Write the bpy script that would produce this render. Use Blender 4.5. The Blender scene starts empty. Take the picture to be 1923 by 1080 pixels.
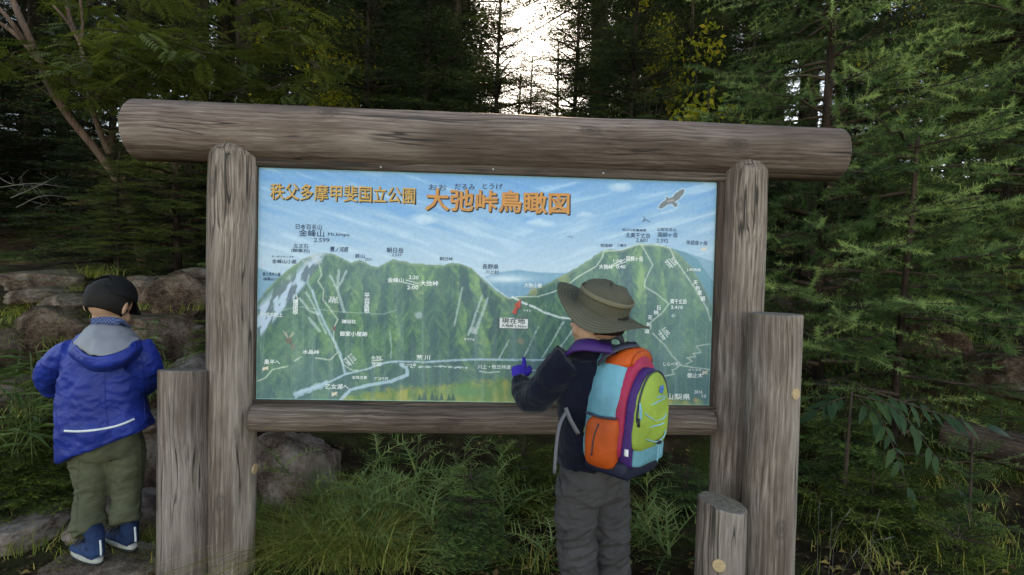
import bpy, bmesh, math, random
import numpy as np
from mathutils import Vector, Matrix

random.seed(11)
rng = np.random.default_rng(11)
scene = bpy.context.scene
COL = scene.collection
R_ = math.radians

# ------------------------------------------------------------------ camera
W, H, FPX = 1923.0, 1080.0, 1068.0
CAM = Vector((0.0, 0.0, 1.25))
RCAM = Matrix.Rotation(R_(90 - 1.6), 3, 'X') @ Matrix.Rotation(R_(1.43), 3, 'Z')
cam_data = bpy.data.cameras.new('camera')
cam_data.sensor_width = 36.0
cam_data.lens = 36.0 * FPX / W
cam_data.clip_start = 0.05
cam_data.clip_end = 2000
cam = bpy.data.objects.new('camera', cam_data)
COL.objects.link(cam)
cam.matrix_world = Matrix.Translation(CAM) @ RCAM.to_4x4()
scene.camera = cam


def ray(px, py):
    return RCAM @ Vector(((px - W / 2) / FPX, -(py - H / 2) / FPX, -1.0))


def at(px, py, Y):
    d = ray(px, py)
    return CAM + d * (Y / d.y)


# ------------------------------------------------------------------ sky, sun, exposure
SUN_DIR = ray(1010, 22).normalized()
SUN_EL = math.asin(SUN_DIR.z)
SUN_AZ = math.atan2(SUN_DIR.x, SUN_DIR.y)
world = bpy.data.worlds.new('World')
scene.world = world
world.use_nodes = True
wn = world.node_tree
bg = wn.nodes['Background']
sky = wn.nodes.new('ShaderNodeTexSky')
sky.sky_type = 'NISHITA'
sky.sun_disc = False
sky.sun_elevation = SUN_EL
sky.sun_rotation = SUN_AZ
sky.altitude = 2300
sky.air_density = 1.0
sky.dust_density = 1.6
sky.ozone_density = 1.0
wn.links.new(sky.outputs[0], bg.inputs[0])
bg.inputs[1].default_value = 0.14
sl = bpy.data.lights.new('sun', 'SUN')
sl.energy = 4.0
sl.angle = R_(0.53)
sl.color = (1.0, 0.93, 0.82)
sun = bpy.data.objects.new('sun', sl)
COL.objects.link(sun)
sun.rotation_euler = SUN_DIR.to_track_quat('Z', 'Y').to_euler()
sun.location = (0, 30, 20)
scene.view_settings.view_transform = 'Standard'
scene.view_settings.look = 'None'
scene.view_settings.gamma = 1.0
scene.view_settings.exposure = 2.3
scene.view_settings.use_white_balance = True          # the camera's shade setting
scene.view_settings.white_balance_temperature = 9800
scene.view_settings.use_curve_mapping = False
scene.render.engine = 'CYCLES'
scene.cycles.max_bounces = 4
scene.cycles.diffuse_bounces = 2
scene.cycles.glossy_bounces = 1
scene.cycles.transmission_bounces = 2
scene.cycles.transparent_max_bounces = 4
scene.cycles.use_denoising = True
scene.cycles.use_adaptive_sampling = True
scene.cycles.adaptive_threshold = 0.02
scene.cycles.sample_clamp_indirect = 6


# ------------------------------------------------------------------ generic helpers
def vhash(ix, iy, iz):
    h = (ix.astype(np.int64) * 374761393 + iy.astype(np.int64) * 668265263 + iz.astype(np.int64) * 1274126177) & 0x7fffffff
    h = ((h ^ (h >> 13)) * 1103515245) & 0x7fffffff
    h = ((h ^ (h >> 15)) * 12345677) & 0x7fffffff
    return (h & 0xffff) / 65535.0


def vnoise(P):
    P = np.asarray(P, float)
    i = np.floor(P)
    f = P - i
    f = f * f * (3 - 2 * f)
    i = i.astype(np.int64)
    out = 0
    for dx in (0, 1):
        wx = f[..., 0] if dx else 1 - f[..., 0]
        for dy in (0, 1):
            wy = f[..., 1] if dy else 1 - f[..., 1]
            for dz in (0, 1):
                wz = f[..., 2] if dz else 1 - f[..., 2]
                out = out + wx * wy * wz * vhash(i[..., 0] + dx, i[..., 1] + dy, i[..., 2] + dz)
    return out * 2 - 1


def fbm(P, octaves=4, gain=0.5):
    P = np.asarray(P, float)
    a, s, t = 1.0, 0.0, 0.0
    for k in range(octaves):
        s = s + a * vnoise(P * (2.03 ** k) + 17.3 * k)
        t += a
        a *= gain
    return s / t


def sstep(a, b, x):
    t = np.clip((x - a) / (b - a), 0, 1)
    return t * t * (3 - 2 * t)


def empty(name, loc=(0, 0, 0), rz=0.0):
    o = bpy.data.objects.new(name, None)
    COL.objects.link(o)
    o.location = loc
    o.rotation_euler = (0, 0, rz)
    o.empty_display_size = 0.1
    return o


def tag(o, label=None, cat=None, group=None, kind=None):
    if label: o['label'] = label
    if cat: o['category'] = cat
    if group: o['group'] = group
    if kind: o['kind'] = kind
    return o


def link(name, me, mat, parent=None, smooth=True):
    if mat is not None:
        me.materials.clear()
        me.materials.append(mat)
    if smooth:
        me.polygons.foreach_set('use_smooth', np.ones(len(me.polygons), bool))
    o = bpy.data.objects.new(name, me)
    COL.objects.link(o)
    if parent is not None:
        o.parent = parent
        o.matrix_parent_inverse = Matrix.Identity(4)
        bpy_inv(o, parent)
    return o


def bpy_inv(o, parent):
    # meshes are given in world coordinates: undo the parent chain
    chain = Matrix.Identity(4)
    q = parent
    lst = []
    while q is not None:
        lst.append(q.matrix_parent_inverse @ q.matrix_basis)
        q = q.parent
    for m in reversed(lst):
        chain = chain @ m
    o.matrix_parent_inverse = chain.inverted()


def mesh_vf(name, V, F):
    me = bpy.data.meshes.new(name)
    me.from_pydata([tuple(v) for v in V], [], [tuple(f) for f in F])
    me.update()
    return me


def mesh_tris(name, T, tone=None):
    """T: (n,3,3) triangles; tone: per-triangle value"""
    n = len(T)
    me = bpy.data.meshes.new(name)
    me.vertices.add(3 * n)
    me.vertices.foreach_set('co', np.ascontiguousarray(T, np.float32).reshape(-1))
    me.loops.add(3 * n)
    me.loops.foreach_set('vertex_index', np.arange(3 * n, dtype=np.int32))
    me.polygons.add(n)
    me.polygons.foreach_set('loop_start', np.arange(0, 3 * n, 3, dtype=np.int32))
    if tone is not None:
        a = me.attributes.new('tone', 'FLOAT', 'POINT')
        a.data.foreach_set('value', np.repeat(np.asarray(tone, np.float32), 3))
    me.update()
    return me


def frame_from(d, up=(0, 0, 1)):
    d = np.asarray(d, float)
    d = d / np.linalg.norm(d)
    up = np.asarray(up, float)
    s = np.cross(up, d)
    if np.linalg.norm(s) < 1e-4:
        s = np.cross((1, 0, 0), d)
    s = s / np.linalg.norm(s)
    u = np.cross(d, s)
    return d, s, u


def catmull(P, k):
    P = np.asarray(P, float)
    if k <= 1 or len(P) < 2:
        return P
    Q = np.vstack([2 * P[0] - P[1], P, 2 * P[-1] - P[-2]])
    out = []
    for i in range(1, len(Q) - 2):
        p0, p1, p2, p3 = Q[i - 1], Q[i], Q[i + 1], Q[i + 2]
        for j in range(k):
            t = j / k
            out.append(0.5 * ((2 * p1) + (-p0 + p2) * t + (2 * p0 - 5 * p1 + 4 * p2 - p3) * t * t + (-p0 + 3 * p1 - 3 * p2 + p3) * t ** 3))
    out.append(P[-1])
    return np.array(out)


def tube(pts, rad, seg=16, side=None, k=4, caps=True):
    """loft along pts; rad: list of r or (a,b); a along `side`."""
    P = np.asarray([tuple(p) for p in pts], float)
    Rr = np.asarray([(r, r) if np.isscalar(r) else tuple(r) for r in rad], float)
    C = catmull(np.hstack([P, Rr]), k)
    P, Rr = C[:, :3], np.maximum(C[:, 3:5], 1e-4)
    n = len(P)
    T = np.gradient(P, axis=0)
    T /= np.linalg.norm(T, axis=1)[:, None] + 1e-12
    if side is None:
        s = np.cross(T[0], (0, 0, 1.0))
        if np.linalg.norm(s) < 0.1:
            s = np.cross(T[0], (0, 1.0, 0))
    else:
        s = np.asarray(tuple(side), float)
    V = []
    a = np.linspace(0, 2 * np.pi, seg, endpoint=False)
    for i in range(n):
        s = s - T[i] * (s @ T[i])
        s = s / np.linalg.norm(s)
        b = np.cross(T[i], s)
        V.append(P[i] + np.outer(np.cos(a) * Rr[i, 0], s) + np.outer(np.sin(a) * Rr[i, 1], b))
    V = np.vstack(V)
    F = []
    for i in range(n - 1):
        for j in range(seg):
            j2 = (j + 1) % seg
            F.append((i * seg + j, i * seg + j2, (i + 1) * seg + j2, (i + 1) * seg + j))
    if caps:
        F.append(tuple(range(seg - 1, -1, -1)))
        F.append(tuple((n - 1) * seg + j for j in range(seg)))
    return V, F


def ellipsoid(c, axes, r, nu=24, nv=16, power=2.0):
    """axes: 3 unit vectors, r: 3 radii"""
    c = np.asarray(tuple(c), float)
    A = np.array([tuple(x) for x in axes], float)
    V = []
    for i in range(1, nv):
        th = math.pi * i / nv
        for j in range(nu):
            ph = 2 * math.pi * j / nu
            p = np.array([math.sin(th) * math.cos(ph), math.sin(th) * math.sin(ph), math.cos(th)])
            if power != 2.0:
                p = p / (np.sum(np.abs(p) ** power) ** (1 / power))
            V.append(c + (p * r) @ A)
    V.append(c + np.array([0, 0, r[2]]) @ A)
    V.append(c - np.array([0, 0, r[2]]) @ A)
    F = []
    for i in range(nv - 2):
        for j in range(nu):
            j2 = (j + 1) % nu
            F.append((i * nu + j, (i + 1) * nu + j, (i + 1) * nu + j2, i * nu + j2))
    t, b = len(V) - 2, len(V) - 1
    for j in range(nu):
        j2 = (j + 1) % nu
        F.append((t, j, j2))
        F.append((b, (nv - 2) * nu + j2, (nv - 2) * nu + j))
    return np.array(V), F


def merge(parts):
    V, F, o = [], [], 0
    for v, f in parts:
        V.append(np.asarray(v, float))
        F += [tuple(i + o for i in q) for q in f]
        o += len(v)
    return np.vstack(V), F


def remesh(parts, voxel=0.006, smooth=6, factor=0.5):
    V, F = merge(parts)
    me = mesh_vf('tmp', V, F)
    o = bpy.data.objects.new('tmp', me)
    COL.objects.link(o)
    m = o.modifiers.new('r', 'REMESH')
    m.mode = 'VOXEL'
    m.voxel_size = voxel
    m.use_smooth_shade = True
    if smooth:
        s = o.modifiers.new('s', 'SMOOTH')
        s.factor = factor
        s.iterations = smooth
    dg = bpy.context.evaluated_depsgraph_get()
    dg.update()
    out = bpy.data.meshes.new_from_object(o.evaluated_get(dg))
    bpy.data.objects.remove(o)
    return out


def get_vn(me):
    n = len(me.vertices)
    V = np.empty(n * 3, np.float32)
    N = np.empty(n * 3, np.float32)
    me.vertices.foreach_get('co', V)
    me.vertex_normals.foreach_get('vector', N)
    return V.reshape(-1, 3).astype(float), N.reshape(-1, 3).astype(float)


def set_v(me, V):
    me.vertices.foreach_set('co', np.ascontiguousarray(V, np.float32).reshape(-1))
    me.update()


def displace(me, fn):
    V, N = get_vn(me)
    set_v(me, V + N * fn(V, N)[:, None])
    return me


# ------------------------------------------------------------------ materials
class NT:
    def __init__(self, name):
        self.m = bpy.data.materials.new(name)
        self.m.use_nodes = True
        self.t = self.m.node_tree
        self.b = self.t.nodes['Principled BSDF']
        self.out = self.t.nodes['Material Output']

    def n(self, typ, **kw):
        nd = self.t.nodes.new(typ)
        for k, v in kw.items():
            if k.startswith('i_'):
                nd.inputs[k[2:].replace('_', ' ')].default_value = v
            else:
                setattr(nd, k, v)
        return nd

    def l(self, a, b):
        self.t.links.new(a, b)

    def coord(self, scale=(1, 1, 1), which='Object'):
        tc = self.n('ShaderNodeTexCoord')
        mp = self.n('ShaderNodeMapping')
        mp.inputs['Scale'].default_value = scale
        self.l(tc.outputs[which], mp.inputs[0])
        return mp.outputs[0]

    def noise(self, co, scale, detail=4, rough=0.55, dist=0.0):
        nd = self.n('ShaderNodeTexNoise')
        nd.inputs['Scale'].default_value = scale
        nd.inputs['Detail'].default_value = detail
        nd.inputs['Roughness'].default_value = rough
        nd.inputs['Distortion'].default_value = dist
        if co is not None:
            self.l(co, nd.inputs['Vector'])
        return nd.outputs['Fac']

    def ramp(self, fac, stops):
        r = self.n('ShaderNodeValToRGB')
        e = r.color_ramp.elements
        while len(e) < len(stops):
            e.new(0.5)
        for i, (p, c) in enumerate(stops):
            e[i].position = p
            e[i].color = (*c, 1) if len(c) == 3 else c
        self.l(fac, r.inputs[0])
        return r.outputs['Color']

    def mix(self, fac, a, b, mode='MIX'):
        m = self.n('ShaderNodeMix', data_type='RGBA', blend_type=mode)
        for sock, v in ((m.inputs[0], fac), (m.inputs[6], a), (m.inputs[7], b)):
            if hasattr(v, 'is_linked') or hasattr(v, 'links'):
                self.l(v, sock)
            elif isinstance(v, (int, float)):
                sock.default_value = v
            else:
                sock.default_value = (*v, 1)
        return m.outputs[2]

    def math(self, op, a, b=None):
        m = self.n('ShaderNodeMath', operation=op)
        for s, v in ((m.inputs[0], a), (m.inputs[1], b)):
            if v is None: continue
            if isinstance(v, (int, float)):
                s.default_value = v
            else:
                self.l(v, s)
        return m.outputs[0]

    def bump(self, h, strength=0.3, dist=0.01):
        b = self.n('ShaderNodeBump')
        b.inputs['Strength'].default_value = strength
        b.inputs['Distance'].default_value = dist
        self.l(h, b.inputs['Height'])
        self.l(b.outputs[0], self.b.inputs['Normal'])

    def base(self, c):
        if hasattr(c, 'links'):
            self.l(c, self.b.inputs['Base Color'])
        else:
            self.b.inputs['Base Color'].default_value = (*c, 1)

    def rough(self, r, spec=0.3):
        if hasattr(r, 'links'):
            self.l(r, self.b.inputs['Roughness'])
        else:
            self.b.inputs['Roughness'].default_value = r
        self.b.inputs['Specular IOR Level'].default_value = spec


def s2l(c):
    return tuple(((x / 255) / 12.92 if x / 255 <= 0.04045 else ((x / 255 + 0.055) / 1.055) ** 2.4) for x in c)


def leaf_mat(name, dark, mid, light, transl=0.3, patch=None, rough=0.55, spec=0.10):
    """foliage: colour varies per spray (tone) and in space"""
    t = NT(name)
    at_ = t.n('ShaderNodeAttribute', attribute_name='tone')
    col = t.ramp(at_.outputs['Fac'], [(0.0, dark), (0.55, mid), (1.0, light)])
    if patch:
        f = t.noise(t.coord((1, 1, 1)), patch[1], 2)
        fr = t.ramp(f, [(patch[2], (0, 0, 0)), (patch[2] + 0.1, (1, 1, 1))])
        col = t.mix(fr, col, patch[0])
    t.base(col)
    t.rough(rough, spec)
    tr = t.n('ShaderNodeBsdfTranslucent')
    t.l(t.mix(1.0, col, (1.5, 1.45, 0.7), 'MULTIPLY'), tr.inputs[0])
    ms = t.n('ShaderNodeMixShader')
    ms.inputs[0].default_value = transl
    t.l(t.b.outputs[0], ms.inputs[1])
    t.l(tr.outputs[0], ms.inputs[2])
    t.l(ms.outputs[0], t.out.inputs[0])
    return t.m


def wood_mat(name, a, b, c, seed=0.0, zs=0.05, crack=0.9, stain=0.6, spec=0.2):
    """weathered log, grain along local Z"""
    a, b, c = warm(a), warm(b), warm(c)
    t = NT(name)
    tc = t.n('ShaderNodeTexCoord')
    mp0 = t.n('ShaderNodeMapping')
    mp0.inputs['Location'].default_value = (seed, seed * 1.7, seed * 2.3)
    t.l(tc.outputs['Object'], mp0.inputs[0])
    P = mp0.outputs[0]

    def sc(v, vec=P):
        m = t.n('ShaderNodeVectorMath', operation='MULTIPLY')
        t.l(vec, m.inputs[0])
        m.inputs[1].default_value = v
        return m.outputs[0]
    # slow warp so grain swirls round knots
    wn_ = t.n('ShaderNodeTexNoise')
    wn_.inputs['Scale'].default_value = 2.2
    wn_.inputs['Detail'].default_value = 1.5
    t.l(sc((1.4, 1.4, 0.9)), wn_.inputs['Vector'])
    ws = t.n('ShaderNodeVectorMath', operation='SCALE')
    t.l(wn_.outputs['Color'], ws.inputs[0])
    ws.inputs['Scale'].default_value = 0.045
    wa = t.n('ShaderNodeVectorMath', operation='ADD')
    t.l(P, wa.inputs[0])
    t.l(ws.outputs[0], wa.inputs[1])
    PW = wa.outputs[0]
    grain = t.noise(sc((1, 1, zs), PW), 95, 5, 0.6)
    grain2 = t.noise(sc((1, 1, zs * 0.7), PW), 30, 4, 0.6)
    wav = t.n('ShaderNodeTexWave', wave_type='BANDS', bands_direction='X')
    wav.inputs['Scale'].default_value = 17
    wav.inputs['Distortion'].default_value = 2.2
    wav.inputs['Detail'].default_value = 2
    wav.inputs['Detail Scale'].default_value = 0.6
    t.l(sc((1, 0.6, 0.18), PW), wav.inputs['Vector'])
    big = t.noise(sc((1, 1, 0.3)), 4.5, 3)
    fineg = t.noise(sc((1, 1, zs * 0.6), PW), 260, 3, 0.6)
    g = t.math('ADD', t.math('MULTIPLY', grain, 0.30), t.math('MULTIPLY', grain2, 0.10))
    g = t.math('ADD', g, t.math('MULTIPLY', fineg, 0.52))
    g = t.math('ADD', g, t.math('MULTIPLY', wav.outputs['Fac'], 0.08))
    col = t.ramp(g, [(0.36, tuple(x * 0.85 for x in a)), (0.50, b), (0.65, c)])
    # silvered and brown patches
    pt = t.noise(sc((1, 1, 0.12), PW), 9, 3, 0.6)
    col = t.mix(t.math('MULTIPLY', t.ramp(pt, [(0.48, (0, 0, 0)), (0.68, (1, 1, 1))]), 0.50), col, t.mix(fineg, tuple(x * 0.80 for x in c), tuple(min(1, x * 1.20 + 0.01) for x in c)))
    br_ = t.noise(sc((1, 1, 0.2)), 6.5, 4, 0.65)
    col = t.mix(t.math('MULTIPLY', t.ramp(br_, [(0.50, (0, 0, 0)), (0.64, (1, 1, 1))]), 0.60), col, t.mix(grain, (0.035, 0.023, 0.018), (0.15, 0.10, 0.078)))
    st = t.ramp(big, [(0.40, (0.45, 0.39, 0.36)), (0.60, (1.08, 1.06, 1.04))])
    col = t.mix(stain, col, st, 'MULTIPLY')
    # long drying cracks
    ck = t.noise(sc((1, 1, 0.016), PW), 20, 2, 0.5)
    ckm = t.ramp(t.math('ABSOLUTE', t.math('SUBTRACT', ck, 0.5)), [(0.0, (1, 1, 1)), (0.006, (1, 1, 1)), (0.013, (0, 0, 0))])
    gate = t.ramp(t.noise(sc((1, 1, 0.35)), 7, 2), [(0.44, (0, 0, 0)), (0.54, (1, 1, 1))])
    ckf = t.math('MULTIPLY', t.math('MULTIPLY', ckm, gate), crack)
    col = t.mix(ckf, col, (0.03, 0.025, 0.022))
    # knots
    vo = t.n('ShaderNodeTexVoronoi')
    vo.inputs['Scale'].default_value = 5.2
    vo.inputs['Randomness'].default_value = 1.0
    t.l(sc((1, 1, 0.62), PW), vo.inputs['Vector'])
    kn = t.ramp(vo.outputs['Distance'], [(0.06, (1, 1, 1)), (0.10, (0.35, 0.35, 0.35)), (0.115, (0.75, 0.75, 0.75)), (0.17, (0, 0, 0))])
    col = t.mix(t.math('MULTIPLY', kn, 0.72), col, (0.055, 0.042, 0.035))
    t.base(col)
    t.rough(0.78, spec)
    hgt = t.math('SUBTRACT', t.math('ADD', g, t.math('MULTIPLY', big, 0.25)), t.math('MULTIPLY', ckf, 1.2))
    hgt = t.math('SUBTRACT', hgt, t.math('MULTIPLY', kn, 0.3))
    t.bump(hgt, 0.45, 0.006)
    return t.m


def endgrain_mat(name):
    t = NT(name)
    co = t.coord((1, 1, 1))
    wv = t.n('ShaderNodeTexWave', wave_type='RINGS', rings_direction='Z')
    wv.inputs['Scale'].default_value = 46
    wv.inputs['Distortion'].default_value = 7.0
    wv.inputs['Detail'].default_value = 3
    wv.inputs['Detail Scale'].default_value = 0.6
    t.l(co, wv.inputs['Vector'])
    n = t.noise(co, 60, 4)
    f = t.math('ADD', t.math('MULTIPLY', wv.outputs['Fac'], 0.28), t.math('MULTIPLY', n, 0.72))
    t.base(t.ramp(f, [(0.25, (0.075, 0.058, 0.045)), (0.6, (0.20, 0.165, 0.13)), (0.85, (0.30, 0.26, 0.22))]))
    t.rough(0.85, 0.2)
    t.bump(f, 0.7, 0.004)
    return t.m


def cloth_mat(name, col, weave=900, wr=0.35, rough=0.8, var=0.12, wscale=14, spec=0.2, sheen=0.0, bd=0.006, fuzz=0.05):
    t = NT(name)
    co = t.coord((1, 1, 1))
    n = t.noise(co, 6, 3)
    c2 = tuple(max(0, x * (1 - var * 2)) for x in col)
    c3 = tuple(min(1, x * (1 + var)) for x in col)
    t.base(t.ramp(n, [(0.3, c2), (0.65, c3)]))
    t.rough(rough, spec)
    if sheen:
        t.b.inputs['Sheen Weight'].default_value = sheen
    f = t.noise(co, wscale, 3, 0.5, 0.6)
    w = t.noise(co, weave, 1)
    t.bump(t.math('ADD', f, t.math('MULTIPLY', w, fuzz)), wr, bd)
    return t.m


def plain_mat(name, col, rough=0.6, spec=0.3, nz=0.15, scale=40):
    t = NT(name)
    n = t.noise(t.coord(), scale, 3)
    t.base(t.ramp(n, [(0.3, tuple(x * (1 - nz) for x in col)), (0.7, tuple(min(1, x * (1 + nz)) for x in col))]))
    t.rough(rough, spec)
    return t.m


M = {}


def warm(c):
    return (c[0] * 1.16, c[1] * 1.08, c[2] * 1.03)


M['log'] = wood_mat('weathered_log_wood', (0.075, 0.052, 0.044), (0.145, 0.108, 0.095), (0.25, 0.21, 0.195), 1.3)
M['post'] = wood_mat('weathered_post_wood', (0.08, 0.060, 0.05), (0.18, 0.145, 0.127), (0.34, 0.30, 0.275), 4.1)
M['postgrey'] = wood_mat('silvered_post_wood', (0.075, 0.058, 0.051), (0.155, 0.126, 0.114), (0.27, 0.235, 0.22), 7.7)
M['rail'] = wood_mat('dark_rail_wood', (0.05, 0.036, 0.03), (0.115, 0.085, 0.073), (0.23, 0.19, 0.172), 2.9)
M['frame'] = wood_mat('dark_frame_wood', (0.03, 0.022, 0.018), (0.062, 0.047, 0.04), (0.13, 0.105, 0.095), 5.5)
M['endgrain'] = endgrain_mat('log_end_grain')
M['plug'] = plain_mat('pale_wood_plug', (0.46, 0.31, 0.18), 0.75, 0.2, 0.18, 120)
M['metal'] = plain_mat('nail_metal', (0.4, 0.4, 0.42), 0.4, 0.5)


# ------------------------------------------------------------------ ground
def gz(x, y):
    x = np.asarray(x, float)
    y = np.asarray(y, float)
    left = sstep(-0.7, -1.5, x)
    mid = sstep(2.85, 4.9, y) * 0.78
    lft = sstep(2.75, 4.5, y) * 1.0
    z = mid * (1 - left) + lft * left
    z = z + np.clip(y - 5, 0, 60) * 0.035
    z = z + sstep(6, 22, y) * sstep(-1.0, -11, x) * 4.0
    z = z - sstep(0.4, -3, y) * 0.1
    z = z + sstep(10, 24, y) * sstep(2.0, 9, x) * 4.0
    P = np.stack([x, y, np.zeros_like(x)], -1)
    z = z + 0.05 * fbm(P * 1.3, 3) * sstep(1.0, 3.0, y) + 0.02 * fbm(P * 5.0, 3)
    z = z + 0.35 * fbm(P * 0.22 + 9, 3) * sstep(6, 12, y)
    return z


def gpt(x, y, dz=0.0):
    return Vector((x, y, float(gz(x, y)) + dz))


def grid_mesh(name, xs, ys):
    X, Y = np.meshgrid(xs, ys)
    Z = gz(X, Y)
    V = np.stack([X, Y, Z], -1).reshape(-1, 3)
    nx, ny = len(xs), len(ys)
    i = np.arange((nx - 1) * (ny - 1))
    r, c = i // (nx - 1), i % (nx - 1)
    a = r * nx + c
    F = np.stack([a, a + 1, a + nx + 1, a + nx], 1)
    return mesh_vf(name, V, F.tolist())


t = NT('forest_floor')
co = t.coord()
n1 = t.noise(co, 1.6, 5, 0.6)
n2 = t.noise(co, 9, 6, 0.65)
n3 = t.noise(co, 60, 4, 0.7)
soil = t.ramp(n2, [(0.3, (0.012, 0.008, 0.005)), (0.52, (0.032, 0.021, 0.013)), (0.72, (0.085, 0.056, 0.033))])
moss = t.ramp(n3, [(0.3, (0.018, 0.026, 0.007)), (0.6, (0.05, 0.068, 0.016)), (0.8, (0.10, 0.115, 0.03))])
col = t.mix(t.ramp(n1, [(0.46, (0, 0, 0)), (0.60, (1, 1, 1))]), soil, moss)
col = t.mix(t.ramp(n3, [(0.62, (0, 0, 0)), (0.72, (0.7, 0.7, 0.7))]), col, (0.16, 0.11, 0.06))
t.base(col)
t.rough(0.95, 0.03)
t.bump(t.math('ADD', n2, t.math('MULTIPLY', n3, 0.5)), 0.9, 0.05)
M['floor'] = t.m

xs = np.unique(np.concatenate([np.linspace(-90, -6, 30), np.linspace(-6, 6, 130), np.linspace(6, 90, 30)]))
ys = np.unique(np.concatenate([np.linspace(-40, 0, 14), np.linspace(0, 7, 90), np.linspace(7, 30, 40), np.linspace(30, 160, 20)]))
tag(link('ground', grid_mesh('ground', xs, ys), M['floor']), kind='structure')

# ------------------------------------------------------------------ the sign
YAW = R_(2.7)
SU = Vector((math.cos(YAW), math.sin(YAW), 0))          # along the sign
SN = Vector((math.sin(YAW), -math.cos(YAW), 0))         # towards the viewer
SO = at(913, 540, 2.32)                                 # a point of the panel's face
UP = Vector((0, 0, 1))


def S(px, py, w=0.0):
    d = ray(px, py)
    o = SO + SN * w
    return CAM + d * ((o - CAM).dot(SN) / d.dot(SN))


def uv_of(p):
    return (p - SO).dot(SU), p.z


def pnt(u, z, w=0.0):
    p = SO + SU * u + SN * w
    return Vector((p.x, p.y, z))


def log_obj(name, p0, p1, r0, r1, mat, parent, seg=56, rings=90, bev=0.012, rough=0.004, cut0=None, cut1=None, seed=0.0):
    """a log from p0 to p1, local Z along it; ends bevelled; cut = (normal) for a slanted end"""
    p0, p1 = Vector(p0), Vector(p1)
    L = (p1 - p0).length
    V, F = [], []
    ts = [0.0, bev * 0.15, bev * 0.35, bev * 0.65, bev] + list(np.linspace(bev, L - bev, rings)[1:-1]) + [L - bev * k_ for k_ in (1, 0.8, 0.6, 0.42, 0.28, 0.16, 0.07, 0.02)] + [L]
    ang = np.linspace(0, 2 * np.pi, seg, endpoint=False)
    nr = len(ts)
    for i, z in enumerate(ts):
        r = r0 + (r1 - r0) * z / L
        e = min(z, L - z)
        if e < bev:
            r -= bev * (1 - math.sqrt(max(0, 1 - (1 - e / bev) ** 2))) * 0.9
        P = np.stack([np.cos(ang), np.sin(ang), np.full(seg, z)], -1)
        d = fbm(P * np.array([1.5, 1.5, 1.8]) + seed, 3) * rough * 1.6 + fbm(P * np.array([7, 7, 0.8]) + seed + 5, 2) * rough * 0.6
        V.append(np.stack([np.cos(ang) * (r + d), np.sin(ang) * (r + d), np.full(seg, z)], -1))
    V = np.vstack(V)
    for z_end, cut in ((0, cut0), (L, cut1)):
        if cut is not None:
            q_ = (p1 - p0).to_track_quat('Z', 'X').to_matrix()
            wv_ = V @ np.array(q_).T
            h = wv_[:, 0] * cut[0] + wv_[:, 1] * cut[1]
            wgt = np.clip(1 - np.abs(V[:, 2] - z_end) / (0.5 * L), 0, 1)
            V[:, 2] += h * wgt
    for i in range(nr - 1):
        for j in range(seg):
            j2 = (j + 1) % seg
            F.append((i * seg + j, i * seg + j2, (i + 1) * seg + j2, (i + 1) * seg + j))
    nside = len(F)
    c0, c1 = len(V), len(V) + 1
    V = np.vstack([V, V[:seg].mean(0), V[-seg:].mean(0)])
    for j in range(seg):
        j2 = (j + 1) % seg
        F.append((c0, j2, j))
        F.append((c1, (nr - 1) * seg + j, (nr - 1) * seg + j2))
    me = mesh_vf(name, V, F)
    me.materials.append(mat)
    me.materials.append(M['endgrain'])
    mi = np.zeros(len(F), np.int32)
    mi[nside:] = 1
    sm = np.ones(len(F), bool)
    sm[nside:] = False
    me.polygons.foreach_set('material_index', mi)
    me.polygons.foreach_set('use_smooth', sm)
    o = bpy.data.objects.new(name, me)
    COL.objects.link(o)
    q = (p1 - p0).to_track_quat('Z', 'X')
    o.matrix_basis = Matrix.Translation(p0) @ q.to_matrix().to_4x4()
    if parent is not None:
        o.parent = parent
        bpy_inv(o, parent)
    return o


def box_between(name, c, su, sn, hu, hn, hz, mat, parent, bev=0.003):
    """box centred c with half sizes along su, sn, z; local Z along the longer of su / z for the grain"""
    bm = bmesh.new()
    bmesh.ops.create_cube(bm, size=2)
    long_u = hu > hz
    for v in bm.verts:
        if long_u:
            v.co = Vector((v.co.x * hz, v.co.y * hn, v.co.z * hu))
        else:
            v.co = Vector((v.co.x * hu, v.co.y * hn, v.co.z * hz))
    bmesh.ops.bevel(bm, geom=bm.edges[:], offset=bev, segments=2, affect='EDGES')
    me = bpy.data.meshes.new(name)
    bm.to_mesh(me)
    bm.free()
    me.materials.append(mat)
    o = bpy.data.objects.new(name, me)
    COL.objects.link(o)
    if long_u:
        X, Z = UP, su
    else:
        X, Z = su, UP
    Yv = Z.cross(X)
    R3 = Matrix((X, Yv, Z)).transposed()
    o.matrix_basis = Matrix.Translation(c) @ R3.to_4x4()
    if parent is not None:
        o.parent = parent
        bpy_inv(o, parent)
    return o


# panel rectangle from its four corners in the picture
cTL, cTR, cBR, cBL = S(486, 314), S(1345, 342), S(1333, 762), S(481, 749)
uL = (uv_of(cTL)[0] + uv_of(cBL)[0]) / 2
uR = (uv_of(cTR)[0] + uv_of(cBR)[0]) / 2
zT = (cTL.z + cTR.z) / 2
zB = (cBL.z + cBR.z) / 2
uc, zc = (uL + uR) / 2, (zT + zB) / 2
board = empty('information_board', pnt(uc, 0.0))
tag(board, 'wide timber trail map board of thick logs with a painted mountain panorama', 'signboard')
W_AX = -0.005                                           # post axis plane (w of panel face = 0)
uPL, uPR = uv_of(S(438, 560, W_AX))[0], uv_of(S(1389, 560, W_AX))[0]
zlogL, zlogR = S(300, 243, W_AX).z, S(1500, 286, W_AX).z
zl = (zlogL + zlogR) / 2
uA, uB = uv_of(S(243, 243, 0))[0], uv_of(S(1582, 286, 0))[0]
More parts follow.
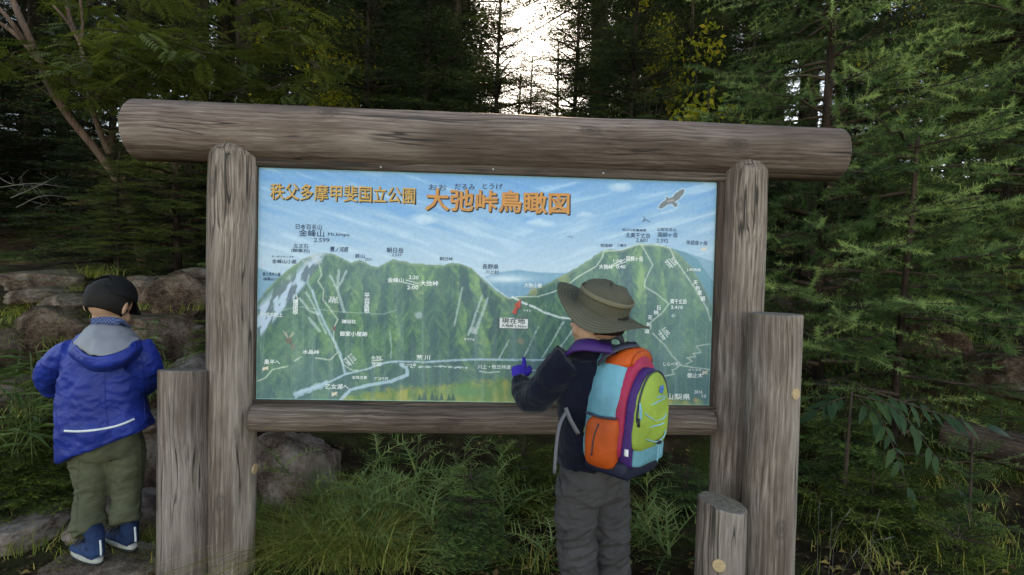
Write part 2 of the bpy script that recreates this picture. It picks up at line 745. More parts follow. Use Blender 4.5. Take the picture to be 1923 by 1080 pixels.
log_obj('top_log', pnt(uA, zlogL - 0.0, W_AX - 0.036), pnt(uB, zlogR, W_AX - 0.036), 0.122, 0.112, M['log'], board, 72, 130, 0.016, 0.005, seed=2.0)
log_obj('post', pnt(uPL, -0.25, W_AX), pnt(uPL, zlogL - 0.047, W_AX), 0.0955, 0.093, M['post'], board, 64, 90, 0.065, 0.0045, seed=11.0)
log_obj('post', pnt(uPR, -0.25, W_AX), pnt(uPR, zlogR - 0.040, W_AX), 0.095, 0.092, M['post'], board, 64, 90, 0.065, 0.0045, seed=23.0)
zrL, zrR = S(478, 787, 0.05).z, S(1345, 796, 0.05).z
u0, u1 = uv_of(S(470, 787, 0.05))[0], uv_of(S(1342, 796, 0.05))[0]
log_obj('bottom_rail', pnt(u0 - 0.0, zrL, W_AX + 0.036), pnt(u1, zrR, W_AX + 0.036), 0.054, 0.052, M['rail'], board, 48, 110, 0.008, 0.003, seed=31.0)
# frame boards round the panel, a little proud of it
fw = 0.017
hu = (uR - uL) / 2
hz = (zT - zB) / 2
box_between('frame_board', pnt(uc, zT + fw, 0.004), SU, SN, hu + 2 * fw, 0.016, fw, M['frame'], board)
box_between('frame_board', pnt(uc, zB - fw * 0.9, 0.004), SU, SN, hu + 2 * fw, 0.016, fw * 0.9, M['frame'], board)
box_between('frame_board', pnt(uL - fw * 0.62, zc, 0.003), SU, SN, fw * 0.60, 0.014, hz - 0.0005, M['frame'], board)
box_between('frame_board', pnt(uR + fw * 0.82, zc, 0.003), SU, SN, fw * 0.80, 0.014, hz - 0.0005, M['frame'], board)
for px, py in ((715, 314), (926, 318), (1133, 325)):
    p = S(px, py, 0.0205)
    v = ellipsoid(p, (SU, SN, UP), (0.004, 0.0025, 0.004), 10, 6)
    link('nail_head', mesh_vf('nail_head', *v), M['metal'], board)


# ------------------------------------------------------------------ the painted panel (a picture painted on a board)
def proj_np(P):
    Rt = np.array(RCAM.transposed())
    q = (P - np.array(CAM)) @ Rt.T
    return np.stack([W / 2 + FPX * q[..., 0] / -q[..., 2], H / 2 - FPX * q[..., 1] / -q[..., 2]], -1)


NU, NV = 580, 290
us = np.linspace(uL, uR, NU)
zs_ = np.linspace(zB, zT, NV)
UU, ZZ = np.meshgrid(us, zs_)
PP = np.array(SO)[None, None, :] * np.array([1, 1, 0]) + UU[..., None] * np.array(SU) + ZZ[..., None] * np.array([0, 0, 1.0])
PX = proj_np(PP)
X, Y = PX[..., 0], PX[..., 1]
Q = np.stack([X, Y, np.zeros_like(X)], -1)
WOB = fbm(Q * 0.25, 2)
WOB2 = fbm(Q * 0.35, 2)


def C(*c):
    return np.array(c, float) / 255


def lay(img, col, m):
    m = np.clip(m, 0, 1)[..., None]
    return img * (1 - m) + np.asarray(col) * m


def pl_dist(pts):
    xs_, ys_ = [p[0] for p in pts], [p[1] for p in pts]
    m = (X > min(xs_) - 14) & (X < max(xs_) + 14) & (Y > min(ys_) - 14) & (Y < max(ys_) + 14)
    Xm, Ym = X[m], Y[m]
    dm = np.full(Xm.shape, 1e9)
    for (x0, y0), (x1, y1) in zip(pts[:-1], pts[1:]):
        dx, dy = x1 - x0, y1 - y0
        tt = np.clip(((Xm - x0) * dx + (Ym - y0) * dy) / (dx * dx + dy * dy + 1e-9), 0, 1)
        dm = np.minimum(dm, np.hypot(Xm - x0 - tt * dx, Ym - y0 - tt * dy))
    d = np.full(X.shape, 1e9)
    d[m] = dm
    return d


def line(img, pts, w, col, op=1.0, wob=0.0):
    d = pl_dist(pts)
    if wob:
        d = d + wob * WOB
    return lay(img, col, op * np.clip((w / 2 + 0.6 - d) / 1.0, 0, 1))


def poly_mask(pts, soft=0.9):
    ins = np.zeros(X.shape, bool)
    n = len(pts)
    for i in range(n):
        x0, y0 = pts[i]
        x1, y1 = pts[(i + 1) % n]
        if y0 == y1: continue
        c = ((y0 > Y) != (y1 > Y)) & (X < (x1 - x0) * (Y - y0) / (y1 - y0) + x0)
        ins ^= c
    return ins.astype(float)


def below(pts):
    px = [p[0] for p in pts]
    py = [p[1] for p in pts]
    return Y - np.interp(X, px, py)


# sky with slanting brush strokes
skt = np.clip((Y - 318 - (X - 486) * 0.03) / 170, 0, 1)
img = C(88, 152, 206) * (1 - skt[..., None]) + C(174, 198, 218) * skt[..., None]
st = 0
for ang, wg in ((0.30, 1 - sstep(880, 1120, X)), (-0.28, sstep(880, 1120, X))):
    Xs = X * math.cos(ang) + Y * math.sin(ang)
    Ys = -X * math.sin(ang) + Y * math.cos(ang)
    st = st + wg * fbm(np.stack([Xs * 0.012, Ys * 0.11, 0 * X], -1), 4)
img = lay(img, C(70, 142, 208), np.clip(st * 1.5 - 0.15, 0, 0.55) * (1 - sstep(380, 500, Y)))
img = lay(img, C(205, 225, 240), np.clip(-st * 1.3 - 0.15, 0, 0.4))
cl = fbm(np.stack([X * 0.03, Y * 0.07, 0 * X + 3], -1), 5)
for cx, cy, sx, sy in ((1015, 418, 32, 9), (1098, 404, 22, 8), (1165, 352, 30, 10), (790, 412, 30, 10), (985, 522, 60, 8)):
    img = lay(img, C(214, 226, 236), np.clip(1.1 - ((X - cx) / sx) ** 2 - ((Y - cy) / sy) ** 2 + cl, 0, 1) * 0.65)

# distant ridges
far = [(480, 500), (520, 515), (860, 530), (905, 520), (935, 511), (975, 506), (1010, 511), (1060, 512), (1260, 470), (1290, 474), (1345, 492)]
b = below(far)
img = lay(img, C(100, 150, 178), np.clip(b / 1.5, 0, 1) * ((X > 905) | (X < 560)) * 0.9)
fog = np.exp(-((X - 950) / 45) ** 2 - ((Y - 524) / 7) ** 2)
img = lay(img, C(214, 224, 232), fog * 0.9)
ridgeR = [(1250, 462), (1290, 474), (1310, 486), (1330, 515), (1352, 545)]
img = lay(img, C(70, 130, 150), np.clip(below(ridgeR) / 1.5, 0, 1) * (X > 1255))

# the mountains
ridge = [(478, 575), (500, 545), (520, 524), (545, 503), (568, 487), (588, 478), (612, 474), (630, 477), (648, 488), (660, 492), (675, 487), (686, 491),
         (698, 499), (712, 500), (728, 491), (738, 486), (752, 489), (770, 494), (800, 496), (830, 498), (846, 494), (862, 494), (886, 503), (902, 519),
         (920, 537), (936, 550), (956, 558), (985, 556), (1000, 545), (1030, 531), (1060, 516), (1092, 497), (1120, 478), (1130, 470), (1150, 468), (1170, 469),
         (1188, 461), (1204, 457), (1236, 459), (1258, 464), (1276, 477), (1300, 503), (1318, 532), (1332, 560), (1350, 610)]
bm_ = below(ridge) + 2.0 * fbm(Q * 0.12, 3)
mm = np.clip(bm_ / 1.5, 0, 1)
apexes = [(610, 470), (738, 480), (850, 488), (1205, 450)]
fan = np.zeros_like(X)
wsum = np.zeros_like(X) + 1e-6
for k, (ax, ay) in enumerate(apexes):
    w_ = np.exp(-((X - ax) / (95 if k < 3 else 170)) ** 2)
    an = np.arctan2(X - ax, Y - ay + 55)
    rr = np.hypot(X - ax, Y - ay)
    v = fbm(np.stack([an * 9 + k * 7, rr * 0.013, 0 * X + k], -1), 4)
    fan += w_ * v
    wsum += w_
fan = fan / wsum
fine = fbm(np.stack([X * 0.11 + Y * 0.03, Y * 0.045, 0 * X], -1), 4)
dab = fbm(Q * 0.16 + 30, 3)
tonev = np.clip(0.42 + 0.85 * fan + 0.75 * fine, 0, 1)
spurs = [(440, 560, 420, 690), (560, 500, 500, 650), (600, 480, 560, 690), (634, 480, 622, 690), (672, 492, 690, 690), (704, 500, 716, 690), (738, 488, 762, 690), (790, 497, 803, 690),
         (830, 500, 846, 690), (862, 496, 890, 690), (900, 520, 938, 690), (945, 556, 985, 690), (1000, 548, 1030, 690), (1060, 518, 1088, 690), (1110, 490, 1130, 700),
         (1160, 470, 1180, 700), (1205, 460, 1228, 720), (1245, 462, 1268, 720), (1276, 480, 1312, 720), (1312, 520, 1350, 720), (1400, 520, 1420, 720)]
SX = np.array([x0 + (x1 - x0) * (Y - y0) / (y1 - y0) + 15 * fbm(np.stack([Y * 0.022 + 3 * i, 0 * X, 0 * X + i * 5.3], -1), 3) for i, (x0, y0, x1, y1) in enumerate(spurs)])
idx = np.clip((SX <= X[None]).sum(0) - 1, 0, len(spurs) - 2)
lo_ = np.take_along_axis(SX, idx[None], 0)[0]
hi_ = np.take_along_axis(SX, idx[None] + 1, 0)[0]
tv = np.clip((X - lo_) / np.maximum(hi_ - lo_, 4), 0, 1)
hatch = fbm(np.stack([(X - lo_) * 0.17 + Y * 0.125, (X - lo_) * 0.02 - Y * 0.012, idx * 3.1], -1), 3)
hatch2 = fbm(np.stack([(hi_ - X) * 0.17 + Y * 0.125, (hi_ - X) * 0.02 - Y * 0.012, idx * 3.1 + 50], -1), 3)
hv = np.where(tv < 0.5, hatch, hatch2)
relief = sstep(0.30, 0.75, tv + 0.30 * hv)                      # shaded flank, then lit flank up to the next spur
rs_ = np.clip(0.45 + 0.9 * fbm(np.stack([X * 0.011, Y * 0.009, 0 * X + 77], -1), 2), 0.05, 1)
relief = 0.5 + (relief - 0.5) * rs_
tonev = np.clip(0.10 + 0.55 * relief + 0.50 * hv + 0.55 * fan + 0.35 * fine, 0, 1)
mcol = C(46, 86, 84)[None, None] * (1 - tonev[..., None]) + C(100, 150, 96)[None, None] * tonev[..., None]
mcol = lay(mcol, C(142, 168, 100), np.clip((relief - 0.5) * 1.1 + fan * 0.8 + dab * 0.9 - 0.28, 0, 0.6))
mcol = lay(mcol, C(38, 66, 92), np.clip((0.4 - relief) * 1.0 - dab * 0.6 - 0.12, 0, 0.55))
mcol = lay(mcol, C(150, 172, 110), np.clip(1 - np.minimum(np.abs(X - lo_), np.abs(X - hi_)) / 2.0, 0, 1) * (0.16 + 0.5 * dab) * rs_)
mcol = lay(mcol, C(84, 114, 118), np.clip(0.12 + 0.35 * sstep(620, 720, Y) + 0.3 * fbm(np.stack([X * 0.03, Y * 0.006, 0 * X + 61], -1), 2), 0, 0.5))
rside = sstep(1120, 1330, X)
mcol = lay(mcol, C(58, 108, 112), rside * sstep(520, 700, Y) * 0.6)
img = img * (1 - mm[..., None]) + mcol * mm[..., None]
edge = np.clip(1 - np.abs(bm_ - 3) / 4, 0, 1)
img = lay(img, C(150, 160, 120), edge * 0.5)
# valley forest, autumn gold
gold = np.clip(0.5 + 1.3 * fbm(np.stack([X * 0.10, Y * 0.05, 0 * X + 8], -1), 4), 0, 1)
gm = sstep(0, 12, below([(480, 800), (590, 765), (660, 735), (760, 722), (850, 716), (930, 708), (1000, 702), (1100, 690), (1180, 720), (1345, 760)]) + 7 * fbm(Q * 0.2, 2))
gcol = C(92, 128, 70)[None, None] * (1 - gold[..., None]) + C(188, 170, 78)[None, None] * gold[..., None]
gcol = lay(gcol, C(98, 148, 92), np.exp(-((X - 880) / 55) ** 2 - ((Y - 735) / 16) ** 2))
img = img * (1 - gm[..., None] * 0.85) + gcol * gm[..., None] * 0.85
for cx in (788, 797, 812, 820, 829, 843, 851):
    hh = 12 + 6 * ((cx * 7) % 5) / 5
    img = lay(img, C(50, 84, 84), np.clip((Y - (750 - hh)) * 0.30 - np.abs(X - cx), 0, 1) * (Y < 752) * 0.85)
# bare cliffs on the far left and gullies
rock = sstep(0.02, 0.25, fbm(np.stack([X * 0.09 + Y * 0.03, Y * 0.035, 0 * X + 4], -1), 4) + 0.22)
rm = np.clip((572 - X + 0.55 * (560 - Y)) / 16, 0, 1) * np.clip((X * 0.9 + Y - 1000 + 0 * X) / 20, 0, 1) * mm * np.clip((650 - Y) / 20, 0, 1) * np.clip((640 - (X - 486) * 1.15 - Y) / 10, 0, 1)
img = lay(img, C(176, 196, 218), rm * rock)
img = lay(img, C(88, 104, 128), rm * (1 - rock) * 0.7)
for (cx, cy, sx, sy) in ((590, 482, 12, 8), (575, 492, 12, 8), (597, 490, 9, 9)):
    img = lay(img, C(196, 200, 206), np.clip(1 - ((X - cx) / sx) ** 2 - ((Y - cy) / sy) ** 2 + 1.2 * fbm(Q * 0.3, 2) - 0.3, 0, 1) * 0.8)
WHT, PALE, RIV = C(222, 228, 230), C(196, 208, 206), C(176, 200, 218)
for pts, w in (([(575, 549), (590, 575), (600, 600), (612, 625)], 4), ([(563, 560), (580, 583), (598, 590)], 4), ([(580, 597), (600, 622)], 5),
               ([(905, 556), (893, 590), (880, 628)], 4), ([(868, 540), (862, 570), (853, 612)], 3), ([(916, 560), (903, 596), (893, 625)], 5),
               ([(636, 508), (634, 545), (646, 585)], 5), ([(620, 518), (632, 540)], 4), ([(650, 510), (638, 535)], 4),
               ([(1058, 605), (1035, 645), (1018, 672)], 3), ([(1077, 618), (1050, 655), (1035, 672)], 3), ([(955, 640), (938, 672)], 2.5), ([(1012, 612), (985, 668)], 2),
               ([(732, 620), (735, 655), (733, 680)], 2)):
    img = line(img, pts, w, PALE, 0.62, 1.5)
# rivers
img = line(img, [(560, 738), (590, 728), (622, 716), (648, 703), (690, 693), (720, 682), (740, 679), (800, 680), (860, 676), (905, 675), (960, 676), (1020, 676), (1060, 668)], 3.4, RIV, 0.85, 1.0)
img = line(img, [(556, 742), (585, 730), (612, 720)], 11, RIV, 0.75, 3.0)
img = line(img, [(640, 750), (658, 732), (690, 724), (735, 716), (765, 704), (764, 692), (752, 684)], 6, RIV, 0.85, 1.0)
img = line(img, [(586, 545), (598, 580), (612, 612), (630, 645), (640, 668), (648, 702)], 4, RIV, 0.8, 1.0)
img = line(img, [(590, 552), (577, 532), (580, 516)], 2.2, RIV, 0.7)
# trails
for pts in ([(600, 500), (604, 516), (597, 528), (608, 545), (606, 562), (618, 578), (634, 600), (628, 614), (626, 640), (634, 662), (620, 676), (592, 672)],
            [(634, 662), (645, 685), (662, 696), (672, 695)],
            [(483, 716), (498, 710), (512, 694), (540, 688)], [(553, 678), (566, 670)],
            [(908, 520), (930, 542), (955, 560), (975, 557), (1010, 557), (1040, 548), (1070, 532), (1085, 520), (1120, 500), (1132, 482), (1133, 472), (1165, 470), (1200, 459), (1236, 460), (1258, 466)],
            [(1205, 460), (1215, 478), (1226, 497), (1212, 525), (1210, 538), (1235, 553), (1256, 571), (1243, 588), (1222, 605), (1222, 618)],
            [(1226, 626), (1250, 650), (1262, 668), (1278, 684), (1270, 692), (1262, 695), (1266, 703), (1248, 706)],
            [(1258, 466), (1268, 488), (1282, 508), (1296, 528), (1312, 552), (1328, 580), (1334, 602)],
            [(1278, 686), (1300, 690), (1334, 694)], [(1288, 684), (1300, 678), (1290, 672), (1306, 670), (1302, 664), (1316, 662), (1308, 650), (1333, 646)]):
    img = line(img, pts, 1.8, C(220, 222, 204), 0.78, 0.5)
img = line(img, [(962, 558), (985, 570), (1004, 577), (1020, 586), (1050, 596), (1085, 600)], 3.4, WHT, 0.9, 0.8)
img = line(img, [(500, 590), (560, 576), (640, 586), (720, 590), (745, 582)], 1.6, PALE, 0.45)
img = line(img, [(772, 690), (830, 688), (876, 691)], 1.6, WHT, 0.8, 2.5)
img = line(img, [(900, 697), (916, 700), (938, 698)], 1.8, WHT, 0.8)
img = line(img, [(959, 698), (1000, 696), (1022, 692)], 1.6, WHT, 0.7)
# time bars
for a0, a1 in (((762, 526), (788, 533)), ((760, 531), (786, 537)), ((1150, 497), (1174, 487)), ((1151, 500), (1177, 491)), ((698, 678), (718, 676)), ((698, 682), (716, 681)),
               ((1243, 618), (1254, 633)), ((1238, 621), (1249, 637)), ((1256, 486), (1268, 499)), ((1252, 488), (1264, 502)), ((653, 668), (664, 682)), ((649, 672), (660, 686))):
    img = line(img, [a0, a1], 1.3, C(240, 240, 236))
# arrows (pinkish pale) to neighbouring places
for cx, cy in ((499, 692), (628, 740), (1324, 700), (1322, 468)):
    img = lay(img, C(228, 205, 180), poly_mask([(cx - 6, cy + 5), (cx - 5, cy - 4), (cx - 2, cy - 2), (cx + 6, cy - 5), (cx + 4, cy), (cx + 5, cy + 3), (cx, cy + 2)]))
# hut colours, small animals as soft dabs of paint
for cx, cy, r, c, o in ((543, 640, 7, (128, 92, 84), .75), (550, 652, 5, (150, 110, 96), .6), (628, 618, 4.5, (128, 62, 66), .9), (786, 592, 8, (176, 190, 196), .7), (888, 620, 7, (190, 196, 196), .7),
                     (978, 641, 7, (150, 128, 112), .75), (1002, 548, 9, (176, 160, 110), .6), (1060, 528, 12, (160, 160, 96), .5), (993, 572, 3.4, (48, 62, 74), .9), (1307, 752, 5, (210, 150, 84), .8), (1313, 757, 9, (150, 170, 104), .5), (1264, 592, 4, (216, 222, 222), .7)):
    d = np.hypot(X - cx, Y - cy) + 2.5 * WOB2
    img = lay(img, C(*c), np.clip((r - d) / 2.0, 0, 1) * o)
for pts in ([(532, 622), (540, 634), (537, 624)], [(553, 626), (544, 634), (550, 624)]):
    img = line(img, pts, 1.4, C(186, 170, 150))
# birds
eagle = [(1236, 391), (1240, 383), (1252, 374), (1250, 369), (1256, 372), (1262, 371), (1270, 362), (1282, 355), (1286, 356), (1283, 365), (1274, 375), (1266, 379), (1274, 383), (1268, 389), (1261, 383), (1254, 384), (1242, 392)]
img = lay(img, C(214, 222, 226), np.clip((3.0 - pl_dist(eagle + eagle[:1])) / 1.5, 0, 1) * 0.5)
img = lay(img, C(92, 92, 96), poly_mask(eagle))
img = line(img, [(1254, 378), (1264, 376)], 4, C(156, 138, 132), 0.9)
img = line(img, [(1208, 415), (1211, 411), (1209, 408)], 2.2, C(60, 90, 116))
img = line(img, [(1207, 416), (1214, 413), (1220, 417)], 2.0, C(60, 90, 116))
img = line(img, [(1066, 444), (1071, 444), (1075, 446)], 1.6, C(90, 120, 150))
# marker of the place and the red arrow
img = lay(img, C(60, 50, 50), poly_mask([(961, 589), (970, 592), (973, 579), (979, 581), (980, 562), (967, 573), (971, 576)]) * 0.9)
img = lay(img, C(204, 66, 52), poly_mask([(961, 587), (969, 590), (972, 577), (977, 579), (978, 561), (965, 573), (969, 575)]))
img = lay(img, C(60, 70, 72), poly_mask([(936, 596), (992, 598), (992, 619), (936, 617)]))
img = lay(img, C(226, 226, 226), poly_mask([(938, 597), (991, 599), (991, 617), (938, 616)]))
# weather: rain streaks, faded patches, and whitish reflective haze painted into the colour
stk = fbm(np.stack([X * 0.16, Y * 0.006, 0 * X + 2], -1), 3)
img = lay(img, C(196, 206, 214), np.clip(stk - 0.12, 0, 0.5) * 0.42 * sstep(430, 640, Y))
dk = np.clip(fbm(np.stack([X * 0.30, Y * 0.004, 0 * X + 12], -1), 2) - 0.22, 0, 1) * np.exp(-((X - 815) / 60) ** 2) * sstep(470, 560, Y)
img = lay(img, C(70, 92, 84), dk * 1.3)
haze_ = np.clip(0.13 + 0.14 * fbm(Q * 0.008, 2) + 0.08 * rside, 0, 0.3)
img = lay(img, C(168, 188, 200), haze_)
grey = img.mean(-1, keepdims=True)
img = img + (grey - img) * (0.05 * mm)[..., None]
brd = np.minimum(np.minimum(UU - uL, uR - UU), np.minimum(ZZ - zB, zT - ZZ))
img = lay(img, C(150, 190, 186), np.clip((0.004 - brd) / 0.002, 0, 1) * 0.7)
img = np.clip(img + 0.006 * rng.standard_normal(X.shape)[..., None] + 0.03 * fbm(Q * 0.35, 3)[..., None], 0, 1)
lin = np.where(img <= 0.04045, img / 12.92, ((img + 0.055) / 1.055) ** 2.4)

a = (np.arange(NV - 1)[:, None] * NU + np.arange(NU - 1)[None]).reshape(-1)
Fq = np.stack([a, a + 1, a + NU + 1, a + NU], 1).astype(np.int32)
pm = bpy.data.meshes.new('panel')
pm.vertices.add(NU * NV)
pm.vertices.foreach_set('co', PP.reshape(-1).astype(np.float32))
pm.loops.add(len(Fq) * 4)
pm.loops.foreach_set('vertex_index', Fq.reshape(-1))
pm.polygons.add(len(Fq))
pm.polygons.foreach_set('loop_start', np.arange(0, len(Fq) * 4, 4, dtype=np.int32))
ca = pm.color_attributes.new('paint', 'FLOAT_COLOR', 'POINT')
ca.data.foreach_set('color', np.concatenate([lin, np.ones(lin.shape[:2] + (1,))], -1).astype(np.float32).reshape(-1))
pm.update()
t = NT('painted_panel')
at_ = t.n('ShaderNodeAttribute', attribute_name='paint')
t.base(at_.outputs['Color'])
t.rough(0.42, 0.35)
n_ = t.noise(t.coord((1, 1, 1)), 120, 4)
t.bump(n_, 0.15, 0.002)
M['paint'] = t.m
backing = box_between('panel', pnt(uc, zc, -0.0115), SU, SN, hu - 0.001, 0.009, hz - 0.001, M['frame'], board, 0.002)
link('painting', pm, M['paint'], backing)

# lettering
INK = {k: plain_mat('lettering_' + k, v, 0.5, 0.3, 0.12, 60) for k, v in dict(
    navy=(0.030, 0.060, 0.13), white=(0.76, 0.78, 0.78), orange=(0.60, 0.25, 0.075), black=(0.03, 0.03, 0.035), gold=(0.60, 0.33, 0.09)).items()}
fcount = [0]


def lettering(txt, px, py, wpx, hpx, ink, bold=0.0, rot=0.0, w=0.0012, wob=0.0, dx=0, dy=0):
    cu = bpy.data.curves.new('tmp', 'FONT')
    cu.body = txt
    cu.size = 1.0
    cu.resolution_u = 2
    if '\n' in txt:
        cu.space_line = 0.82
    cu.align_x = 'CENTER'
    o = bpy.data.objects.new('tmp', cu)
    COL.objects.link(o)
    dg = bpy.context.evaluated_depsgraph_get()
    dg.update()
    me = bpy.data.meshes.new_from_object(o.evaluated_get(dg))
    bpy.data.objects.remove(o)
    if len(me.vertices) == 0:
        print('EMPTY TEXT', txt)
        return
    V, _ = get_vn(me)
    lo, hi = V.min(0), V.max(0)
    Wt, Ht = hi[0] - lo[0], hi[1] - lo[1]
    px, py = px + dx, py + dy
    c = S(px, py, w)
    s = (S(px + 10, py, w) - S(px - 10, py, w)).length / 20
    q = (V - (lo + hi) / 2) / np.array([Wt, Ht, 1])
    q[:, 0] *= wpx * s
    q[:, 1] *= hpx * s
    if wob:
        q[:, 0] += wob * s * fbm(V * 1.7 + fcount[0], 2)
        q[:, 1] += wob * s * fbm(V * 1.7 + fcount[0] + 50, 2)
    cr, sr = math.cos(R_(rot)), math.sin(R_(rot))
    q = np.stack([q[:, 0] * cr - q[:, 1] * sr, q[:, 0] * sr + q[:, 1] * cr], -1)
    P = np.array(c)[None] + q[:, :1] * np.array(SU) + q[:, 1:2] * np.array([0, 0, 1.0])
    if bold:
        F = [tuple(p.vertices) for p in me.polygons]
        e = bold * hpx * s * 1.3 / (txt.count('\n') + 1)
        n = 4 if hpx < 20 or '\n' in txt else 8
        me = mesh_vf('lettering', *merge([(P + np.array(SU) * e * math.cos(6.2832 * k / n) + np.array([0, 0, e * math.sin(6.2832 * k / n)]) + np.array(SN) * 0.00003 * k, F) for k in range(n)]))
    else:
        set_v(me, P)
    fcount[0] += 3.7
    return link('lettering', me, INK[ink], backing, smooth=False)


T1, T2 = '秩父多摩甲斐国立公園', '大弛峠鳥瞰図'
lettering(T1, 644, 363, 272, 31, 'black', 0.016, 0, 0.0010, 1.2, 1.8, 1.8)
lettering(T1, 644, 363, 272, 31, 'gold', 0.008, 0, 0.0016, 1.2)
fcount[0] -= 7.4
lettering(T2, 935, 378, 268, 40, 'black', 0.026, 0, 0.0010, 1.6, 2.0, 2.2)
fcount[0] -= 3.7
lettering(T2, 935, 378, 268, 40, 'orange', 0.019, 0, 0.0016, 1.6)
for a_ in (('おお', 822, 352, 34, 11), ('だるみ', 873, 351, 38, 11), ('とうげ', 925, 350, 38, 11),
           ('日本百名山', 580, 426, 49, 10), ('金峰山', 585, 438, 47, 13), ('Mt.kinpu', 636, 441, 40, 8), ('2.599', 604, 451, 29, 8), ('五丈石', 565, 462, 28, 8),
           ('(御像石)', 564, 471, 35, 8), ('賽ノ河原', 637, 468, 34, 10), ('鉄山', 676, 481, 18, 8), ('2531', 692, 487, 13, 5), ('キンポウサンゴヤ', 531, 482, 42, 4), ('金峰山小屋', 534, 491, 46, 8),
           ('富士見平小屋', 510, 515, 33, 7), ('瑞牆山へ', 508, 524, 27, 6), ('朝日岳', 742, 470, 31, 10), ('2.577', 745, 479, 18, 5), ('朝日峠', 838, 486, 25, 7),
           ('長野県', 921, 501, 30, 9), ('川上村', 924, 511, 25, 7), ('前国師', 1139, 461, 22, 6), ('三繋平', 1168, 461, 18, 5), ('秩父山系最高峰', 1191, 432, 45, 5),
           ('北奥千丈岳', 1198, 442, 46, 9), ('2.601', 1205, 451, 21, 7), ('山梨百名山', 1252, 431, 36, 6), ('国師ヶ岳', 1254, 441, 37, 9), ('2.592', 1244, 452, 22, 7), ('甲武信ヶ岳', 1309, 456, 39, 8)):
    lettering(*a_, 'navy', 0.012, 0, 0.0012, 0.4)
for a_ in (('現在地', 964, 603, 44, 10), ('大弛峠 2.365m', 965, 612, 47, 6)):
    lettering(*a_, 'black', 0.012, -1, 0.0012)
for a_ in (('金峰山', 743, 526, 30, 9), ('大弛峠', 806, 532, 34, 10), ('2:30', 777, 521, 18, 7), ('2:00', 775, 540, 21, 7), ('大弛峠', 1138, 501, 26, 9), ('国師ヶ岳', 1192, 486, 31, 9),
           ('1:00', 1160, 490, 16, 6), ('0:40', 1166, 501, 17, 7), ('大弛小屋', 1001, 536, 33, 8), ('八\n幡\n尾\n根', 555, 572, 10, 38), ('平\n岩\n尾\n根', 689, 569, 10, 38), ('砂払の\n片手回し', 627, 563, 20, 13),
           ('鶏冠荘', 655, 604, 26, 7), ('御室小屋跡', 664, 627, 52, 9), ('水晶峠', 584, 661, 31, 8), ('黒平へ', 511, 680, 29, 9), ('乙女湖へ', 633, 726, 42, 10), ('アコウ平', 768, 686, 27, 6),
           ('アコウ沢', 716, 711, 26, 6), ('五味注意', 675, 709, 28, 6), ('荒 川', 795, 671, 25, 9), ('川上・牧丘林道', 928, 689, 62, 8), ('千代の吹上', 510, 591, 42, 8), ('0:30', 707, 672, 17, 6), ('0:40', 708, 685, 17, 6),
           ('奥千丈岳', 1274, 566, 31, 9), ('2.410', 1271, 577, 22, 6), ('石', 1237, 578, 8, 8), ('楠', 1232, 587, 9, 8), ('花', 1221, 596, 8, 8), ('新', 1218, 609, 7, 7), ('道', 1215, 622, 9, 8), ('しらべ平', 1260, 684, 28, 7),
           ('御止木', 1305, 705, 29, 9), ('オトメキ', 1305, 695, 24, 4), ('山梨県', 1274, 745, 44, 11), ('2016.', 1312, 736, 17, 6), ('10', 1322, 744, 8, 6), ('天', 1306, 531, 8, 8), ('狗', 1310, 541, 8, 8), ('尾', 1314, 550, 8, 8), ('根', 1320, 561, 9, 9),
           ('J.天狗岳', 1303, 507, 26, 6), ('トイレ', 991, 583, 14, 5), ('オコジョ', 881, 637, 19, 5)):
    lettering(*a_, 'white', 0.016, 0, 0.0012, 0.3)
for tx, x_, y_, r_ in (('1:40', 1252, 622, -52), ('2:30', 1243, 631, -52), ('0:40', 1267, 490, -50), ('0:50', 1255, 496, -50), ('1:10', 663, 671, -50), ('1:30', 652, 680, -50)):
    lettering(tx, x_, y_, 15, 6, 'white', 0.016, r_, 0.0012)

# free-standing posts and their pale plugs


def plug(parent, axis_pt, r, px, py, rad=0.02, gap=0.0):
    """a round wooden plug let into the side of a vertical log of radius r about axis_pt"""
    d = ray(px, py)
    ax = Vector((axis_pt.x, axis_pt.y))
    o2, d2 = Vector((CAM.x, CAM.y)), Vector((d.x, d.y))
    A = d2.dot(d2)
    B = 2 * d2.dot(o2 - ax)
    Cc = (o2 - ax).dot(o2 - ax) - r * r
    disc = max(0.0, B * B - 4 * A * Cc)
    k = (-B - math.sqrt(disc)) / (2 * A)
    p = CAM + d * k
    nrm = Vector((p.x - ax.x, p.y - ax.y, 0)).normalized()
    v, f = tube([p - nrm * 0.012, p + nrm * 0.003, p + nrm * 0.0045], [rad, rad, rad * 0.9], 24, k=1)
    return link('plug', mesh_vf('plug', v, f), M['plug'], parent, smooth=False)


def stump(label, pxc, ytop, wpx, Y, mat, cut=None, seed=0.0, plugs=()):
    top = at(pxc, ytop, Y)
    r = wpx / 2 / FPX * Y
    root = empty('wooden_post', (top.x, top.y, 0))
    tag(root, label, 'post', 'free-standing log posts beside the board')
    log_obj('log', Vector((top.x, top.y, -0.25)), top, r * 1.01, r * 0.985, mat, root, 64, 70, 0.007, 0.004, None, cut, seed)
    for px, py, rd in plugs:
        plug(root, top, r * 0.99, px, py, rd)
    return root


plug(board, pnt(uPL, 0, W_AX), 0.0945, 478, 880, 0.021)
stump('weathered log post by the blue jacket child, as tall as the board rail', 347, 694, 88, 2.20, M['postgrey'], (0.0, -0.12), 41.0)
stump('tallest free log post, pressed against the right end of the board', 1457, 589, 96, 2.16, M['post'], None, 57.0, ((1494, 740, 0.021), ))
stump('short log stump with slanted sawn top in front of taller posts', 1356, 943, 92, 2.02, M['postgrey'], (-0.20, 0.06), 63.0, ((1350, 1062, 0.022), ))



